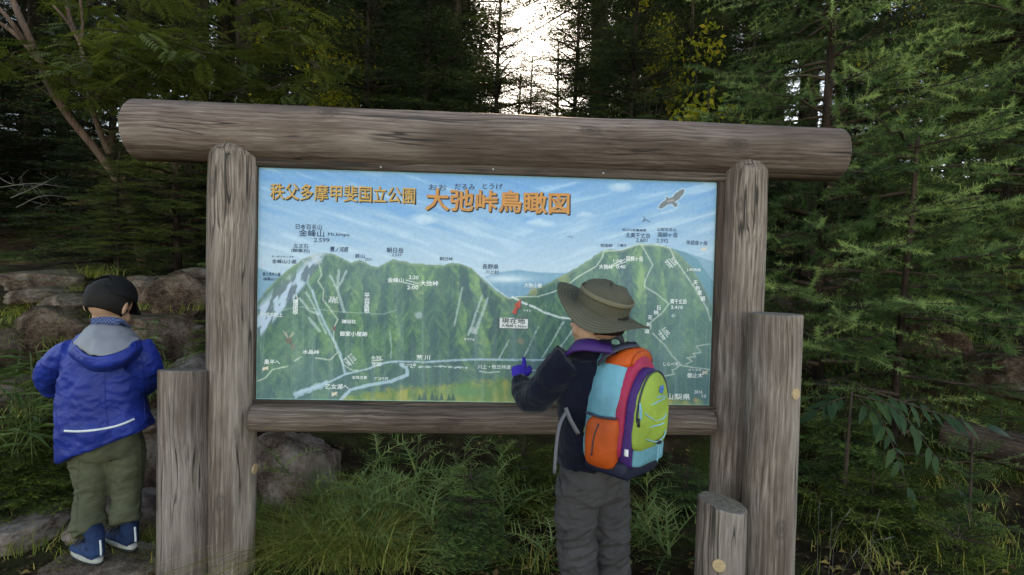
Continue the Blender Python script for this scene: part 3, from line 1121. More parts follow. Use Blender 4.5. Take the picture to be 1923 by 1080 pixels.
# ------------------------------------------------------------------ rocks
def rock_material(name, a, b, c, moss=0.4):
    t = NT(name)
    co = t.coord()
    n1 = t.noise(co, 5, 6, 0.65)
    n2 = t.noise(co, 60, 6, 0.75)
    n3 = t.noise(co, 260, 3, 0.7)
    f = t.math('ADD', t.math('MULTIPLY', n1, 0.55), t.math('ADD', t.math('MULTIPLY', n2, 0.3), t.math('MULTIPLY', n3, 0.15)))
    col = t.ramp(f, [(0.42, a), (0.5, b), (0.57, c)])
    vo = t.n('ShaderNodeTexVoronoi')
    vo.inputs['Scale'].default_value = 90
    t.l(co, vo.inputs['Vector'])
    col = t.mix(t.math('MULTIPLY', t.ramp(vo.outputs['Distance'], [(0.15, (1, 1, 1)), (0.3, (0, 0, 0))]), 0.35), col, (0.30, 0.26, 0.24))
    li = t.ramp(t.noise(co, 11, 5, 0.7), [(0.60, (0, 0, 0)), (0.66, (1, 1, 1))])
    col = t.mix(t.math('MULTIPLY', li, 0.55), col, (0.27, 0.26, 0.23))
    ge = t.n('ShaderNodeNewGeometry')
    sx = t.n('ShaderNodeSeparateXYZ')
    t.l(ge.outputs['Normal'], sx.inputs[0])
    mz = t.math('ADD', sx.outputs['Z'], t.math('MULTIPLY', t.math('SUBTRACT', t.noise(co, 6, 5, 0.7), 0.5), 2.2))
    mm_ = t.math('MULTIPLY', t.ramp(mz, [(0.75, (0, 0, 0)), (1.0, (1, 1, 1))]), moss)
    col = t.mix(mm_, col, t.ramp(n2, [(0.35, (0.022, 0.03, 0.008)), (0.65, (0.085, 0.09, 0.022))]))
    t.base(col)
    t.rough(0.9, 0.08)
    t.bump(t.math('ADD', f, t.math('MULTIPLY', n3, 0.3)), 1.0, 0.035)
    return t.m


M['rock_brown'] = rock_material('brown_rock', (0.040, 0.023, 0.015), (0.150, 0.090, 0.060), (0.33, 0.225, 0.165))
M['rock_pale'] = rock_material('pale_rock', (0.065, 0.040, 0.029), (0.20, 0.136, 0.099), (0.39, 0.29, 0.235), 0.6)
M['rock_pink'] = rock_material('reddish_granite', (0.075, 0.045, 0.036), (0.24, 0.165, 0.132), (0.46, 0.36, 0.31), 0.25)


def ico(sub):
    bm = bmesh.new()
    bmesh.ops.create_icosphere(bm, subdivisions=sub, radius=1)
    V = np.array([v.co[:] for v in bm.verts])
    F = [tuple(v.index for v in f.verts) for f in bm.faces]
    bm.free()
    return V, F


ICO5 = ico(5)


def rock(label, x0, y0, x1, y1, Y, mat='rock_brown', thick=None, seed=1, power=3.4, sink=0.35, tilt=0.0, yaw=0.0, flat=False):
    """a boulder whose outline spans the given picture box at distance Y"""
    c = at((x0 + x1) / 2, (y0 + y1) / 2, Y)
    rx = (x1 - x0) / 2 / FPX * Y * 1.04
    rz = (y1 - y0) / 2 / FPX * Y * 1.04
    ry = thick if thick else 0.85 * min(rx, max(rz * 1.6, 0.6 * rx))
    V, F = ICO5
    P = V / (np.sum(np.abs(V) ** power, 1) ** (1 / power))[:, None]
    r2 = np.random.default_rng(seed)
    for _ in range(14):
        d = r2.standard_normal(3)
        d[2] = abs(d[2]) * 0.8
        d /= np.linalg.norm(d)
        h = r2.uniform(0.70, 0.98)
        e = np.maximum(P @ d - h, 0)
        P = P - np.outer(e * 0.88, d)
    n = V / np.linalg.norm(V, axis=1)[:, None]
    rg_ = 1 - np.abs(fbm(P * 2.6 + seed * 1.7, 4)) * 2
    P = P + n * (0.13 * fbm(P * 1.2 + seed * 3.1, 4) + 0.07 * fbm(P * 4 + seed, 4) - 0.05 * sstep(0.6, 1.0, rg_) + 0.035 * fbm(P * 12 + seed, 3))[:, None]
    low = P[:, 2] < 0
    P[low, 2] *= 1 + sink
    P = P * np.array([rx, ry, rz])
    ct, s_ = math.cos(tilt), math.sin(tilt)
    P = np.stack([P[:, 0] * ct - P[:, 2] * s_, P[:, 1], P[:, 0] * s_ + P[:, 2] * ct], -1)
    cy, sy = math.cos(yaw), math.sin(yaw)
    P = np.stack([P[:, 0] * cy - P[:, 1] * sy, P[:, 0] * sy + P[:, 1] * cy, P[:, 2]], -1)
    me = mesh_vf('rock', P, F)
    o = link('rock', me, M[mat])
    o.location = c
    tag(o, label, 'rock', 'boulders bedded in the banks')
    return o


rock('long mossy boulder lying highest in the rock bank beyond the cap', 45, 504, 163, 545, 4.7, 'rock_pale', 0.35, 3, 3.0)
rock('low flat rock just under the highest mossy boulder', 34, 537, 146, 566, 4.35, 'rock_pale', 0.3, 5, 3.2)
rock('small pale flat stone left of the black cap', 97, 549, 172, 582, 4.15, 'rock_pale', 0.2, 8, 3.2)
rock('large dark block of rock left of the child with the cap', 50, 576, 172, 650, 3.95, 'rock_brown', 0.3, 13, 4.2)
rock('dark rock half cut off by the picture edge above the bamboo grass', -60, 612, 62, 692, 3.7, 'rock_brown', 0.3, 14, 3.6)
rock('rounded rock peeping out directly right of the black cap', 246, 512, 306, 572, 4.35, 'rock_pale', 0.25, 17, 2.8)
rock('big square brown boulder beside the left log post of the board', 288, 508, 396, 582, 4.25, 'rock_brown', 0.3, 21, 4.4)
rock('flat stone capping the big square brown boulder', 335, 503, 400, 525, 4.5, 'rock_pale', 0.25, 22, 3.0)
rock('massive brown rock face right of the blue hood', 240, 577, 374, 690, 3.85, 'rock_brown', 0.35, 25, 4.0)
rock('pale rock at the picture edge level with the blue sleeve', -50, 702, 58, 766, 3.15, 'rock_pale', 0.25, 29, 3.2)
rock('small rough stone above the free post left of the board', 336, 667, 398, 700, 3.3, 'rock_pink', 0.2, 31, 3.2)
rock('reddish granite block between blue jacket and log post', 258, 775, 330, 925, 2.95, 'rock_pink', 0.25, 33, 4.2)
rock('small stone wedged on top of the reddish granite block', 270, 768, 318, 800, 2.9, 'rock_pale', 0.15, 36, 3.0)
rock('long flat slab of bedrock left of the blue shoes', -70, 962, 150, 1045, 2.55, 'rock_pink', 0.28, 38, 3.2, 0.1, 0.05)
rock('pinkish granite slab the capped child stands on', 50, 1052, 330, 1150, 2.22, 'rock_pink', 0.33, 43, 5.0, 0.1, -0.10)
rock('sloping granite slab behind the shoe nearer the post', 165, 925, 318, 1010, 2.62, 'rock_pink', 0.25, 47, 3.4, 0.1, -0.18)
rock('large lichen covered granite boulder under the map behind the left post', 470, 806, 640, 985, 3.05, 'rock_pink', 0.35, 51, 3.4)
rock('pale slab showing right of the board above the tallest free post', 1430, 548, 1532, 590, 4.3, 'rock_pale', 0.3, 57, 3.2)
rock('thin pale ledge of rock deep under the larch branches', 1568, 505, 1640, 530, 4.6, 'rock_pink', 0.3, 59, 3.2)
rock('dim brown boulder among larch twigs near the edge', 1850, 668, 1940, 735, 3.6, 'rock_brown', 0.3, 61, 3.0)
rock('mossy rock in the dark hollow under the larch', 1690, 590, 1800, 660, 4.2, 'rock_brown', 0.3, 67, 3.0)

# a rotting log on the right
M['bark'] = wood_mat('bark', (0.004, 0.003, 0.0026), (0.011, 0.008, 0.0066), (0.03, 0.023, 0.02), 3.0, 0.3, spec=0.04)
M['bark_log'] = wood_mat('rotten_bark', (0.02, 0.015, 0.012), (0.06, 0.045, 0.036), (0.13, 0.10, 0.085), 3.3, 0.3, spec=0.05)
M['bark_red'] = wood_mat('reddish_bark', (0.03, 0.019, 0.014), (0.075, 0.046, 0.034), (0.20, 0.145, 0.12), 9.0, 1.4, 0.2)
M['twig'] = plain_mat('twig', (0.06, 0.042, 0.032), 0.9, 0.1, 0.3, 60)
M['twig_pale'] = plain_mat('bleached_twig', (0.12, 0.105, 0.09), 0.85, 0.1, 0.3, 60)
p0, p1 = at(1770, 812, 3.5), at(2050, 880, 3.0)
fl = log_obj('fallen_log', p0, p1, 0.09, 0.10, M['bark_log'], None, 40, 50, 0.01, 0.02, seed=5.0)
tag(fl, 'rotting fallen log with moss lying beside the big leaves', 'log')


# ------------------------------------------------------------------ foliage toolbox
def needles_along(p0, p1, n, ln, wd, spread, r, flat=0.0, up=(0, 0, 1), jitter=0.3, tip=True):
    """n needle triangles along p0-p1; returns (n,3,3)"""
    p0 = np.asarray(p0, float)
    p1 = np.asarray(p1, float)
    d, s, u = frame_from(p1 - p0, up)
    t_ = (np.arange(n) + r.uniform(0, 1, n)) / n
    base = p0 + np.outer(t_, p1 - p0)
    a = r.uniform(0, 2 * np.pi, n)
    if flat > 0:
        a = np.where(r.uniform(0, 1, n) < 0.5, 0, np.pi) + r.normal(0, 1, n) * (1 - flat) * 1.2
    sp = spread + r.normal(0, 0.15, n)
    rad = np.outer(np.cos(a), s) + np.outer(np.sin(a), u)
    dirn = np.cos(sp)[:, None] * d + np.sin(sp)[:, None] * rad
    dirn += r.normal(0, jitter * 0.25, (n, 3))
    l_ = ln * r.uniform(0.75, 1.2, n)
    e = np.cross(dirn, r.normal(0, 1, (n, 3)))
    e /= np.linalg.norm(e, axis=1)[:, None] + 1e-9
    T = np.empty((n, 3, 3))
    T[:, 0] = base - e * wd / 2
    T[:, 1] = base + e * wd / 2
    T[:, 2] = base + dirn * l_[:, None]
    return T


def frond(r, nt=6, nn=7, ln=0.10, wd=0.022, flat=0.75, droop=0.10):
    """flat fir spray, unit length along +X, spread along Y"""
    out = [needles_along((0.05, 0, 0), (1, 0, -droop), nn * 3, ln, wd, 0.75, r, flat)]
    for k in range(nt):
        x = 0.10 + 0.82 * k / nt
        for sgn in (-1, 1):
            L = (0.62 * (1 - x) + 0.10) * r.uniform(0.8, 1.15)
            a = r.uniform(0.75, 1.0)
            p0 = np.array([x + r.uniform(-0.03, 0.03), 0, -droop * x * x])
            p1 = p0 + np.array([L * math.cos(a), sgn * L * math.sin(a), -0.25 * droop - 0.05 * r.uniform(-1, 1.5)])
            out.append(needles_along(p0, p1, max(4, int(nn * L * 2.4)), ln, wd, 0.85, r, flat))
    return np.vstack(out)


def frond_twigs(nt=6, wd=0.012, droop=0.1):
    """bare twigs of a spray as thin strips"""
    T = []

    def strip(p0, p1, w):
        p0, p1 = np.array(p0), np.array(p1)
        d, s, u = frame_from(p1 - p0)
        T.append([p0 - s * w, p0 + s * w, p1])
        T.append([p0 - u * w, p0 + u * w, p1])
    strip((0, 0, 0), (1, 0, -droop), wd)
    for k in range(nt):
        x = 0.10 + 0.82 * k / nt
        L = 0.62 * (1 - x) + 0.10
        for sgn in (-1, 1):
            strip((x, 0, -droop * x * x), (x + L * 0.64, sgn * L * 0.76, -droop * x * x - 0.25 * droop), wd * 0.6)
    return np.array(T)


def place(Tm, mats, poss):
    """Tm (k,3,3) template; mats (n,3,3) rows = images of x,y,z; poss (n,3)"""
    k = len(Tm)
    n = len(mats)
    out = np.einsum('kab,nbc->nkac', Tm, mats) + poss[:, None, None, :]
    return out.reshape(n * k, 3, 3)


class Crown:
    def __init__(self):
        self.T, self.tone = [], []

    def add(self, Tm, items, tones):
        """items: list of (pos, dir, up, scale)"""
        if not items: return
        mats, poss = [], []
        for pos, d, up, sc in items:
            f, s, u = frame_from(d, up)
            mats.append(np.array([f, s, u]) * sc)
            poss.append(pos)
        self.T.append(place(Tm, np.array(mats), np.array(poss, float)))
        self.tone.append(np.repeat(np.asarray(tones, float), len(Tm)))

    def raw(self, T, tone):
        self.T.append(T)
        self.tone.append(np.full(len(T), tone) if np.isscalar(tone) else tone)

    def mesh(self, name):
        return mesh_tris(name, np.vstack(self.T), np.clip(np.concatenate(self.tone), 0, 1))


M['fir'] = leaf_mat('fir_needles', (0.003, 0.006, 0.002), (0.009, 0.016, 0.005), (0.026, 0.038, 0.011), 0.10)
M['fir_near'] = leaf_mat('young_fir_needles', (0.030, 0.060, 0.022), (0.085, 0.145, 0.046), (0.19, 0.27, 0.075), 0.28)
M['fir_shade_toned'] = leaf_mat('shade_toned_fir_needles', (0.002, 0.0035, 0.0012), (0.005, 0.009, 0.003), (0.014, 0.021, 0.006), 0.08, spec=0.03)  # darker copy of the fir needles, the deep wood's shade put into the colour
M['fir_olive'] = leaf_mat('olive_fir_needles', (0.010, 0.014, 0.004), (0.040, 0.052, 0.012), (0.10, 0.115, 0.026), 0.2)
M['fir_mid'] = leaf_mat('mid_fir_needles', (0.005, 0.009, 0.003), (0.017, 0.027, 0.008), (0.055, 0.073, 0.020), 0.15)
M['fir_moss'] = leaf_mat('yellowish_fir_needles', (0.034, 0.050, 0.011), (0.085, 0.115, 0.024), (0.17, 0.20, 0.045), 0.28)
M['larch'] = leaf_mat('larch_needles', (0.010, 0.022, 0.008), (0.070, 0.128, 0.044), (0.33, 0.43, 0.16), 0.3, ((0.16, 0.12, 0.03), 1.1, 0.68))
M['rowan'] = leaf_mat('rowan_leaflets', (0.036, 0.046, 0.014), (0.075, 0.092, 0.026), (0.14, 0.15, 0.04), 0.38, ((0.16, 0.05, 0.018), 2.2, 0.70))
M['gold'] = leaf_mat('autumn_leaves_sun_toned', (0.10, 0.12, 0.016), (0.24, 0.24, 0.03), (0.42, 0.30, 0.04), 0.6)  # autumn yellow, lightened in place of sun shining through the leaves
M['thistle'] = leaf_mat('thistle_leaves', (0.07, 0.12, 0.04), (0.15, 0.22, 0.075), (0.28, 0.34, 0.13), 0.3)
M['sasa'] = leaf_mat('bamboo_grass_leaves', (0.04, 0.07, 0.022), (0.075, 0.12, 0.038), (0.14, 0.18, 0.065), 0.25)
M['broad'] = leaf_mat('broad_leaves', (0.022, 0.048, 0.018), (0.034, 0.070, 0.024), (0.055, 0.10, 0.03), 0.28, None, 0.4)
M['grass'] = leaf_mat('dry_grass', (0.085, 0.135, 0.030), (0.22, 0.24, 0.058), (0.46, 0.35, 0.12), 0.35)
M['litter'] = leaf_mat('fallen_leaves', (0.05, 0.032, 0.018), (0.13, 0.08, 0.035), (0.32, 0.20, 0.06), 0.1)
M['moss'] = leaf_mat('moss_cushions', (0.02, 0.03, 0.007), (0.055, 0.07, 0.014), (0.11, 0.12, 0.03), 0.2)

FR_FAR = [frond(np.random.default_rng(50 + i), 4, 5, 0.15, 0.040, 0.45, 0.10) for i in range(4)]
FR_MID = [frond(np.random.default_rng(70 + i), 6, 7, 0.10, 0.022, 0.6, 0.10) for i in range(4)]
FR_NEAR = [frond(np.random.default_rng(90 + i), 7, 12, 0.100, 0.030, 0.6, 0.08) for i in range(4)]
TW_NEAR = frond_twigs(7, 0.010, 0.08)


def tree_mesh_trunk(h, r0, r1, branches, lean=(0, 0), seg=10, wob=0.03, seed=0):
    zz = np.linspace(-0.3, h, 14)
    P = np.stack([lean[0] * zz + wob * np.sin(zz * 1.3 + seed), lean[1] * zz + wob * np.cos(zz * 1.1 + seed), zz], -1)
    rad = np.interp(zz, [-0.3, 0, 0.06 * h, h], [r0 * 1.6, r0 * 1.25, r0, r1])
    parts = [tube(P, rad, seg, k=1)]
    for p, q, ra in branches:
        m_ = (np.array(p) + np.array(q)) / 2 + np.array([0, 0, 0.03 * np.linalg.norm(np.array(q) - np.array(p))])
        parts.append(tube([p, m_, q], [ra, ra * 0.7, ra * 0.25], 5, k=1, caps=False))
    return merge(parts)


def fir_proto(seed, h, rb, z0, n_wh, FR, trunk_r, dens=1.0, fs=0.5, dead=10, droop=0.0, up_tip=0.35):
    """returns (crown mesh, trunk mesh) with the foot at the origin"""
    r = np.random.default_rng(seed)
    cr = Crown()
    br = []
    by = {i: ([], []) for i in range(len(FR))}
    for w_ in range(n_wh):
        f = (w_ + r.uniform(-0.3, 0.3)) / n_wh
        z = z0 + (h - z0) * max(0, f) ** 0.9
        Lb = rb * (1 - max(0, f)) ** 0.75 * r.uniform(0.75, 1.1) + 0.12
        nb = int(r.integers(5, 8) * dens) if f < 0.85 else 4
        a0 = r.uniform(0, 6.28)
        for b_ in range(max(3, nb)):
            a = a0 + 6.2832 * b_ / max(3, nb) + r.uniform(-0.35, 0.35)
            L = Lb * r.uniform(0.7, 1.15)
            rise = (-0.12 - droop + (up_tip + 0.2) * f) + r.uniform(-0.10, 0.10)
            d = np.array([math.cos(a), math.sin(a), rise])
            d /= np.linalg.norm(d)
            p = np.array([0, 0, z + r.uniform(-0.1, 0.1)])
            q = p + d * L
            br.append((p, q - d * 0.1 * L, 0.008 + 0.010 * L))
            tone = r.uniform(0.15, 0.75)
            m_ = max(2, int(L / (fs * 0.36)))
            for k in range(m_):
                tt = 0.22 + 0.78 * (k + 0.6) / m_
                pos = p + d * L * (tt - 0.12)
                pos = pos + np.array([0, 0, 0.05 * L * math.sin(3.14 * tt)])
                for sg in ((-1, 1) if k < m_ - 1 else (0,)):
                    aa = sg * r.uniform(0.55, 0.95)
                    dd = np.array([d[0] * math.cos(aa) - d[1] * math.sin(aa), d[0] * math.sin(aa) + d[1] * math.cos(aa), d[2] + r.uniform(-0.12, 0.16)])
                    sc = fs * r.uniform(0.7, 1.15) * (0.65 + 0.35 * (1 - tt)) * min(1.0, 0.45 + L)
                    i = int(r.integers(0, len(FR)))
                    by[i][0].append((pos, dd, (r.uniform(-.25, .25), r.uniform(-.25, .25), 1), sc))
                    by[i][1].append(tone + r.uniform(-0.18, 0.22) + 0.12 * tt)
    for i in by:
        cr.add(FR[i], *by[i])
    for _ in range(dead):
        z = r.uniform(0.05, 1) * max(z0, 0.2 * h)
        a = r.uniform(0, 6.28)
        L = r.uniform(0.3, 1.0)
        br.append(((0, 0, z), (math.cos(a) * L, math.sin(a) * L, z + r.uniform(-0.2, 0.1)), 0.010))
    return cr.mesh('crown'), mesh_vf('trunk', *tree_mesh_trunk(h, trunk_r, 0.015, br, seed=seed))


def put_tree(name, label, cat, group, crown, trunk, loc, rz=0.0, sc=1.0, mats=('fir', 'bark'), sz=1.0, dark=False):
    root = empty(name, loc, rz)
    root.scale = (sc, sc, sc * sz)
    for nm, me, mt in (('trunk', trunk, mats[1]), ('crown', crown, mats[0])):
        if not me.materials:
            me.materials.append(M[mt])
        o = bpy.data.objects.new(nm, me)
        COL.objects.link(o)
        o.parent = root
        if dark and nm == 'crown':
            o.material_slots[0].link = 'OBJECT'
            o.material_slots[0].material = M['fir_shade_toned']  # same crown with forest shade in its needle colour
    tag(root, label, cat, group)
    return root


TALL = [fir_proto(201, 15, 2.1, 2.6, 30, FR_FAR, 0.16, 1.0, 0.75, 26), fir_proto(202, 13, 1.9, 1.6, 28, FR_FAR, 0.13, 1.0, 0.72, 18), fir_proto(203, 17, 2.3, 5.0, 26, FR_FAR, 0.19, 0.9, 0.8, 40)]
YOUNG = [fir_proto(211, 5.2, 1.35, 0.3, 22, FR_MID, 0.06, 1.0, 0.52, 4), fir_proto(212, 4.4, 1.3, 0.25, 20, FR_MID, 0.055, 1.0, 0.5, 4)]
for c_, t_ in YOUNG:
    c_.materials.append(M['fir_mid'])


def fir_at(px, Y, proto, label, group, sc=1.0, rz=None, dz=0.0, dark=False):
    p = at(px, 400, Y)
    g = gpt(p.x, Y, dz)
    c_, t_ = proto
    return put_tree('fir_tree', label, 'fir tree', group, c_, t_, g, random.uniform(0, 6.28) if rz is None else rz, sc, dark=dark)


# recognisable firs close behind the board
for px, Y, k, sc, lab in (
        (330, 5.3, 0, 0.62, 'young fir with layered boughs just above the square boulder'),
        (222, 4.85, 1, 0.27, 'small fir in front of the leaning rowan trunk'),
        (205, 6.6, 1, 0.85, 'dark young fir behind the rocks above the black cap'),
        (690, 7.4, 0, 0.95, 'bushy young fir over the title end of the top log'),
        (800, 8.0, 1, 1.08, 'young fir whose tip stands under the bare larch trunks'),
        (930, 7.2, 1, 0.88, 'low dark fir directly left of the sun beam'),
        (1075, 7.8, 0, 0.86, 'rounded fir top directly below the sun'),
        (1185, 7.0, 1, 0.98, 'thick dark green fir right of the sun above the log'),
        (1290, 8.2, 0, 0.95, 'fir rising behind the right half of the top log'),
        (560, 8.4, 0, 1.1, 'fir half hidden by rowan leaves above the left of the log'),
        (895, 11.5, 0, 0.95, 'pointed fir top filling the gap low left of the sun'),
        (968, 12.5, 1, 1.08, 'dim fir top straight under the brightest sky'),
        (1040, 11.8, 0, 0.98, 'dim fir top just right of the small silhouetted conifer'),
        (860, 9.4, 1, 1.1, 'dark fir around the foot of the slim conifer'),
        (1130, 9.0, 0, 1.0, 'dark fir around the foot of the thick bare trunk'),
        (1890, 4.6, 0, 0.80, 'fir with stubby twigs reaching in from the picture edge'),
        (1780, 6.4, 1, 1.05, 'shaded fir behind the larch near the picture edge')):
    f_ = fir_at(px, Y, YOUNG[k], lab, 'young firs behind the board', sc)
    if px in (330, 222, 1890):
        for ch in f_.children:
            if ch.name.startswith('crown'):
                ch.material_slots[0].link = 'OBJECT'
                ch.material_slots[0].material = M['fir_olive']
for px, Y, k, sc, lab in (
        (850, 10.5, 2, 0.72, 'slim conifer with bare side boughs left of the sun'),
        (800, 12.0, 0, 0.9, 'dense conifer close left of the slim one near the sun'),
        (1117, 9.5, 2, 0.95, 'conifer with the thickest bare trunk right of the sun'),
        (1178, 11.5, 2, 0.9, 'conifer trunk second to the right of the sun'),
        (1125, 13.0, 1, 0.82, 'full dark fir closing in on the sun from the right'),
        (992, 15.0, 1, 0.5, 'small conifer silhouetted directly under the sun'),
        (752, 12.0, 0, 0.95, 'tall dense fir above the title lettering'), (700, 10.0, 1, 0.9, 'tall dark fir between the yellow tree and the title')):
    fir_at(px, Y, TALL[k], lab, 'tall firs behind the board', sc)

# the forest behind: rows of tall firs, open only towards the sun
r3 = np.random.default_rng(77)
spots = []
for row, (Y, step) in enumerate(((9.5, 2.0), (12.5, 2.2), (16, 2.6), (20, 3.0), (25, 3.6), (31, 4.2))):
    half = Y * 1.02 + 2
    x = -half
    while x < half:
        xx, yy = x + r3.uniform(-0.6, 0.6), Y + r3.uniform(-1.2, 1.2)
        px = W / 2 + FPX * xx / yy
        x += step * r3.uniform(0.8, 1.25)
        spots.append((xx, yy, px, row))
for xx, yy, px, row in spots:
    hw = 1.35 * FPX / yy
    if px + hw > 935 and px - hw < 1050:
        continue
    if px > 1250 and row == 0 and r3.uniform() < 0.5:
        continue
    if px < 160 and row == 0:
        continue
    k = int(r3.integers(0, 3))
    g = gpt(xx, yy, -0.1)
    side = 'left' if px < 700 else ('middle' if px < 1250 else 'right')
    lab = {'left': 'tall shaded fir in the dense wood behind the rock bank and rowan', 'middle': 'tall fir in the wood standing above the board', 'right': 'tall fir in the wood behind the larch'}[side]
    c_, t_ = TALL[k]
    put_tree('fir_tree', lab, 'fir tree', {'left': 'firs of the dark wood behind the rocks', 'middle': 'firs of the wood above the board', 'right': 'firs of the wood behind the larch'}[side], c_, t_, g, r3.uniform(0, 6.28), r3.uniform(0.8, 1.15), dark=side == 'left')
# undergrowth firs deep in the wood
for i in range(26):
    Y = r3.uniform(8, 15)
    px = r3.choice([r3.uniform(-80, 560), r3.uniform(-80, 560), r3.uniform(1250, 2000)])
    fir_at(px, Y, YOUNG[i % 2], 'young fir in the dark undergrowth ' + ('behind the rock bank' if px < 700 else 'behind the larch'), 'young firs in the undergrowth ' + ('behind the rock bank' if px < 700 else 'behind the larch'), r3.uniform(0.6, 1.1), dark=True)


# ------------------------------------------------------------------ broad-leaved shrubs, backlit
def leaf_quad(ln, wd, fold=0.15):
    """one pointed leaf, 4 triangles, along +X"""
    a, b = np.array([0, 0, 0.0]), np.array([ln, 0, -0.12 * ln])
    m1 = np.array([ln * 0.45, wd / 2, fold * wd])
    m2 = np.array([ln * 0.45, -wd / 2, fold * wd])
    c_ = np.array([ln * 0.45, 0, -0.02 * ln])
    return np.array([[a, c_, m1], [c_, b, m1], [a, m2, c_], [c_, m2, b]])


def shrub(label, cat, px, py, Y, rx, rz, n, mat, leaf=0.07, name='shrub', seed=0, group=None, stems=7):
    r = np.random.default_rng(seed)
    c_ = at(px, py, Y)
    g = gpt(c_.x, Y)
    cr = Crown()
    items, tn = [], []
    br = []
    L = leaf_quad(1, 0.55)
    ends = []
    for s_ in range(stems):
        d = r.normal(0, 1, 3)
        d /= np.linalg.norm(d)
        e = np.array(c_) + d * np.array([rx, rx * 0.8, rz]) * r.uniform(0.4, 0.95)
        ends.append(e)
        mid = (np.array(g) + e) / 2 + r.normal(0, 0.1, 3)
        br.append(tube([np.array(g) + r.normal(0, 0.05, 3) * np.array([1, 1, 0]), mid, e], [0.022, 0.013, 0.004], 5, k=3))
    cl = [np.array(c_) + r.normal(0, 0.45, 3) * np.array([rx, rx * 0.8, rz]) for _ in range(max(8, n // 45))]
    for i in range(n):
        c0 = cl[int(r.integers(0, len(cl)))]
        p = c0 + r.normal(0, 0.16, 3) * np.array([rx, rx, rz * 0.8])
        d = r.normal(0, 1, 3)
        d[2] -= 0.4
        items.append((p, d, r.normal(0, 1, 3), leaf * r.uniform(0.6, 1.3)))
        tn.append(r.uniform(0, 1))
    cr.add(L, items, tn)
    root = empty(name, g)
    link('stems', mesh_vf('stems', *merge(br)), M['twig'], root)
    link('foliage', cr.mesh('foliage'), M[mat], root, smooth=False)
    tag(root, label, cat, group)
    return root


for i, (px, py, Y, rx, rz, n, lab) in enumerate((
        (630, 130, 8.6, 0.75, 0.95, 1500, 'backlit yellow leafed tree between dark firs over the left of the log'),
        (600, 200, 7.6, 0.6, 0.4, 500, 'yellow green bush glimmering low behind the rowan leaves'),
        (1262, 90, 7.6, 0.45, 0.8, 700, 'yellow autumn tree between the sun and the larch'),
        (1225, 70, 9.0, 0.6, 0.6, 450, 'golden bush high among the trunks right of the sun'),
        (500, 80, 13.5, 1.2, 1.4, 900, 'yellow tree dim behind the rowan crown'),
        (1700, 130, 10.0, 1.0, 1.3, 500, 'thin autumn tree showing through the larch'), (1340, 235, 5.2, 0.35, 0.35, 220, 'low yellow bush just above the right end of the log'))):
    shrub(lab, 'tree', px, py, Y, rx, rz, n, 'gold', 0.075, 'autumn_tree', 400 + i, 'autumn coloured trees in the wood')


# ------------------------------------------------------------------ rowan with leaning trunks (upper left)
def pinnate(nl=7, ln=0.30, wd=0.10):
    """compound leaf of unit length along +X"""
    T = []
    q = leaf_quad(1, wd / ln)
    for k in range(nl):
        x = 0.22 + 0.72 * k / nl
        for sg in (-1, 1):
            a = sg * 1.0
            l_ = ln * (1 - 0.35 * abs(k / nl - 0.45))
            Rm = np.array([[math.cos(a), math.sin(a), -0.12], [-math.sin(a), math.cos(a), 0], [0, 0, 1]]) * l_
            T.append(q @ Rm + np.array([x, 0, -0.18 * x * x]))
    T.append(q * ln + np.array([0.94, 0, -0.16]))
    T.append(np.array([[[0, -0.006, 0], [0, 0.006, 0], [1, 0, -0.18]]]))
    return np.vstack(T)


def limb_tree(name, label, cat, limbs, leaf_spec, mats, seed, foot=None, group=None):
    """limbs: list of ([(px,py,Y)...], r0, r1); leaves by clusters"""
    r = np.random.default_rng(seed)
    parts = []
    for pts, ra, rb_ in limbs:
        P = [at(*p) for p in pts]
        n = len(P)
        parts.append(tube(P, [ra + (rb_ - ra) * i / (n - 1) for i in range(n)], 10, k=5))
    f0 = at(*limbs[0][0][0]) if foot is None else foot
    root = empty(name, f0)
    link('trunk', mesh_vf('trunk', *merge(parts)), M[mats[1]], root)
    cr = Crown()
    tw = []
    for tmpl, clusters, size in leaf_spec:
        for (px, py, Y, sx, sy, n) in clusters:
            items, tn = [], []
            base_t = r.uniform(0.2, 0.7)
            hub = np.array(at(px, py, Y))
            for _ in range(n):
                p = at(px + r.normal(0, sx), py + r.normal(0, sy), Y + r.normal(0, 0.25))
                a = r.uniform(0, 6.28)
                items.append((np.array(p), (math.cos(a), math.sin(a), r.uniform(-0.55, 0.25)), (r.normal(0, .3), r.normal(0, .3), 1), size * r.uniform(0.7, 1.2)))
                tn.append(base_t + r.uniform(-0.3, 0.35))
                if r.uniform() < 0.25:
                    tw.append(tube([hub, (hub + np.array(p)) / 2 + r.normal(0, .04, 3), np.array(p)], [0.006, 0.004, 0.002], 4, k=2, caps=False))
            cr.add(tmpl, items, tn)
    link('crown', cr.mesh('crown'), M[mats[0]], root, smooth=False)
    if tw:
        link('twigs', mesh_vf('twigs', *merge(tw)), M['twig'], root)['kind'] = 'stuff'
    tag(root, label, cat, group)
    return root


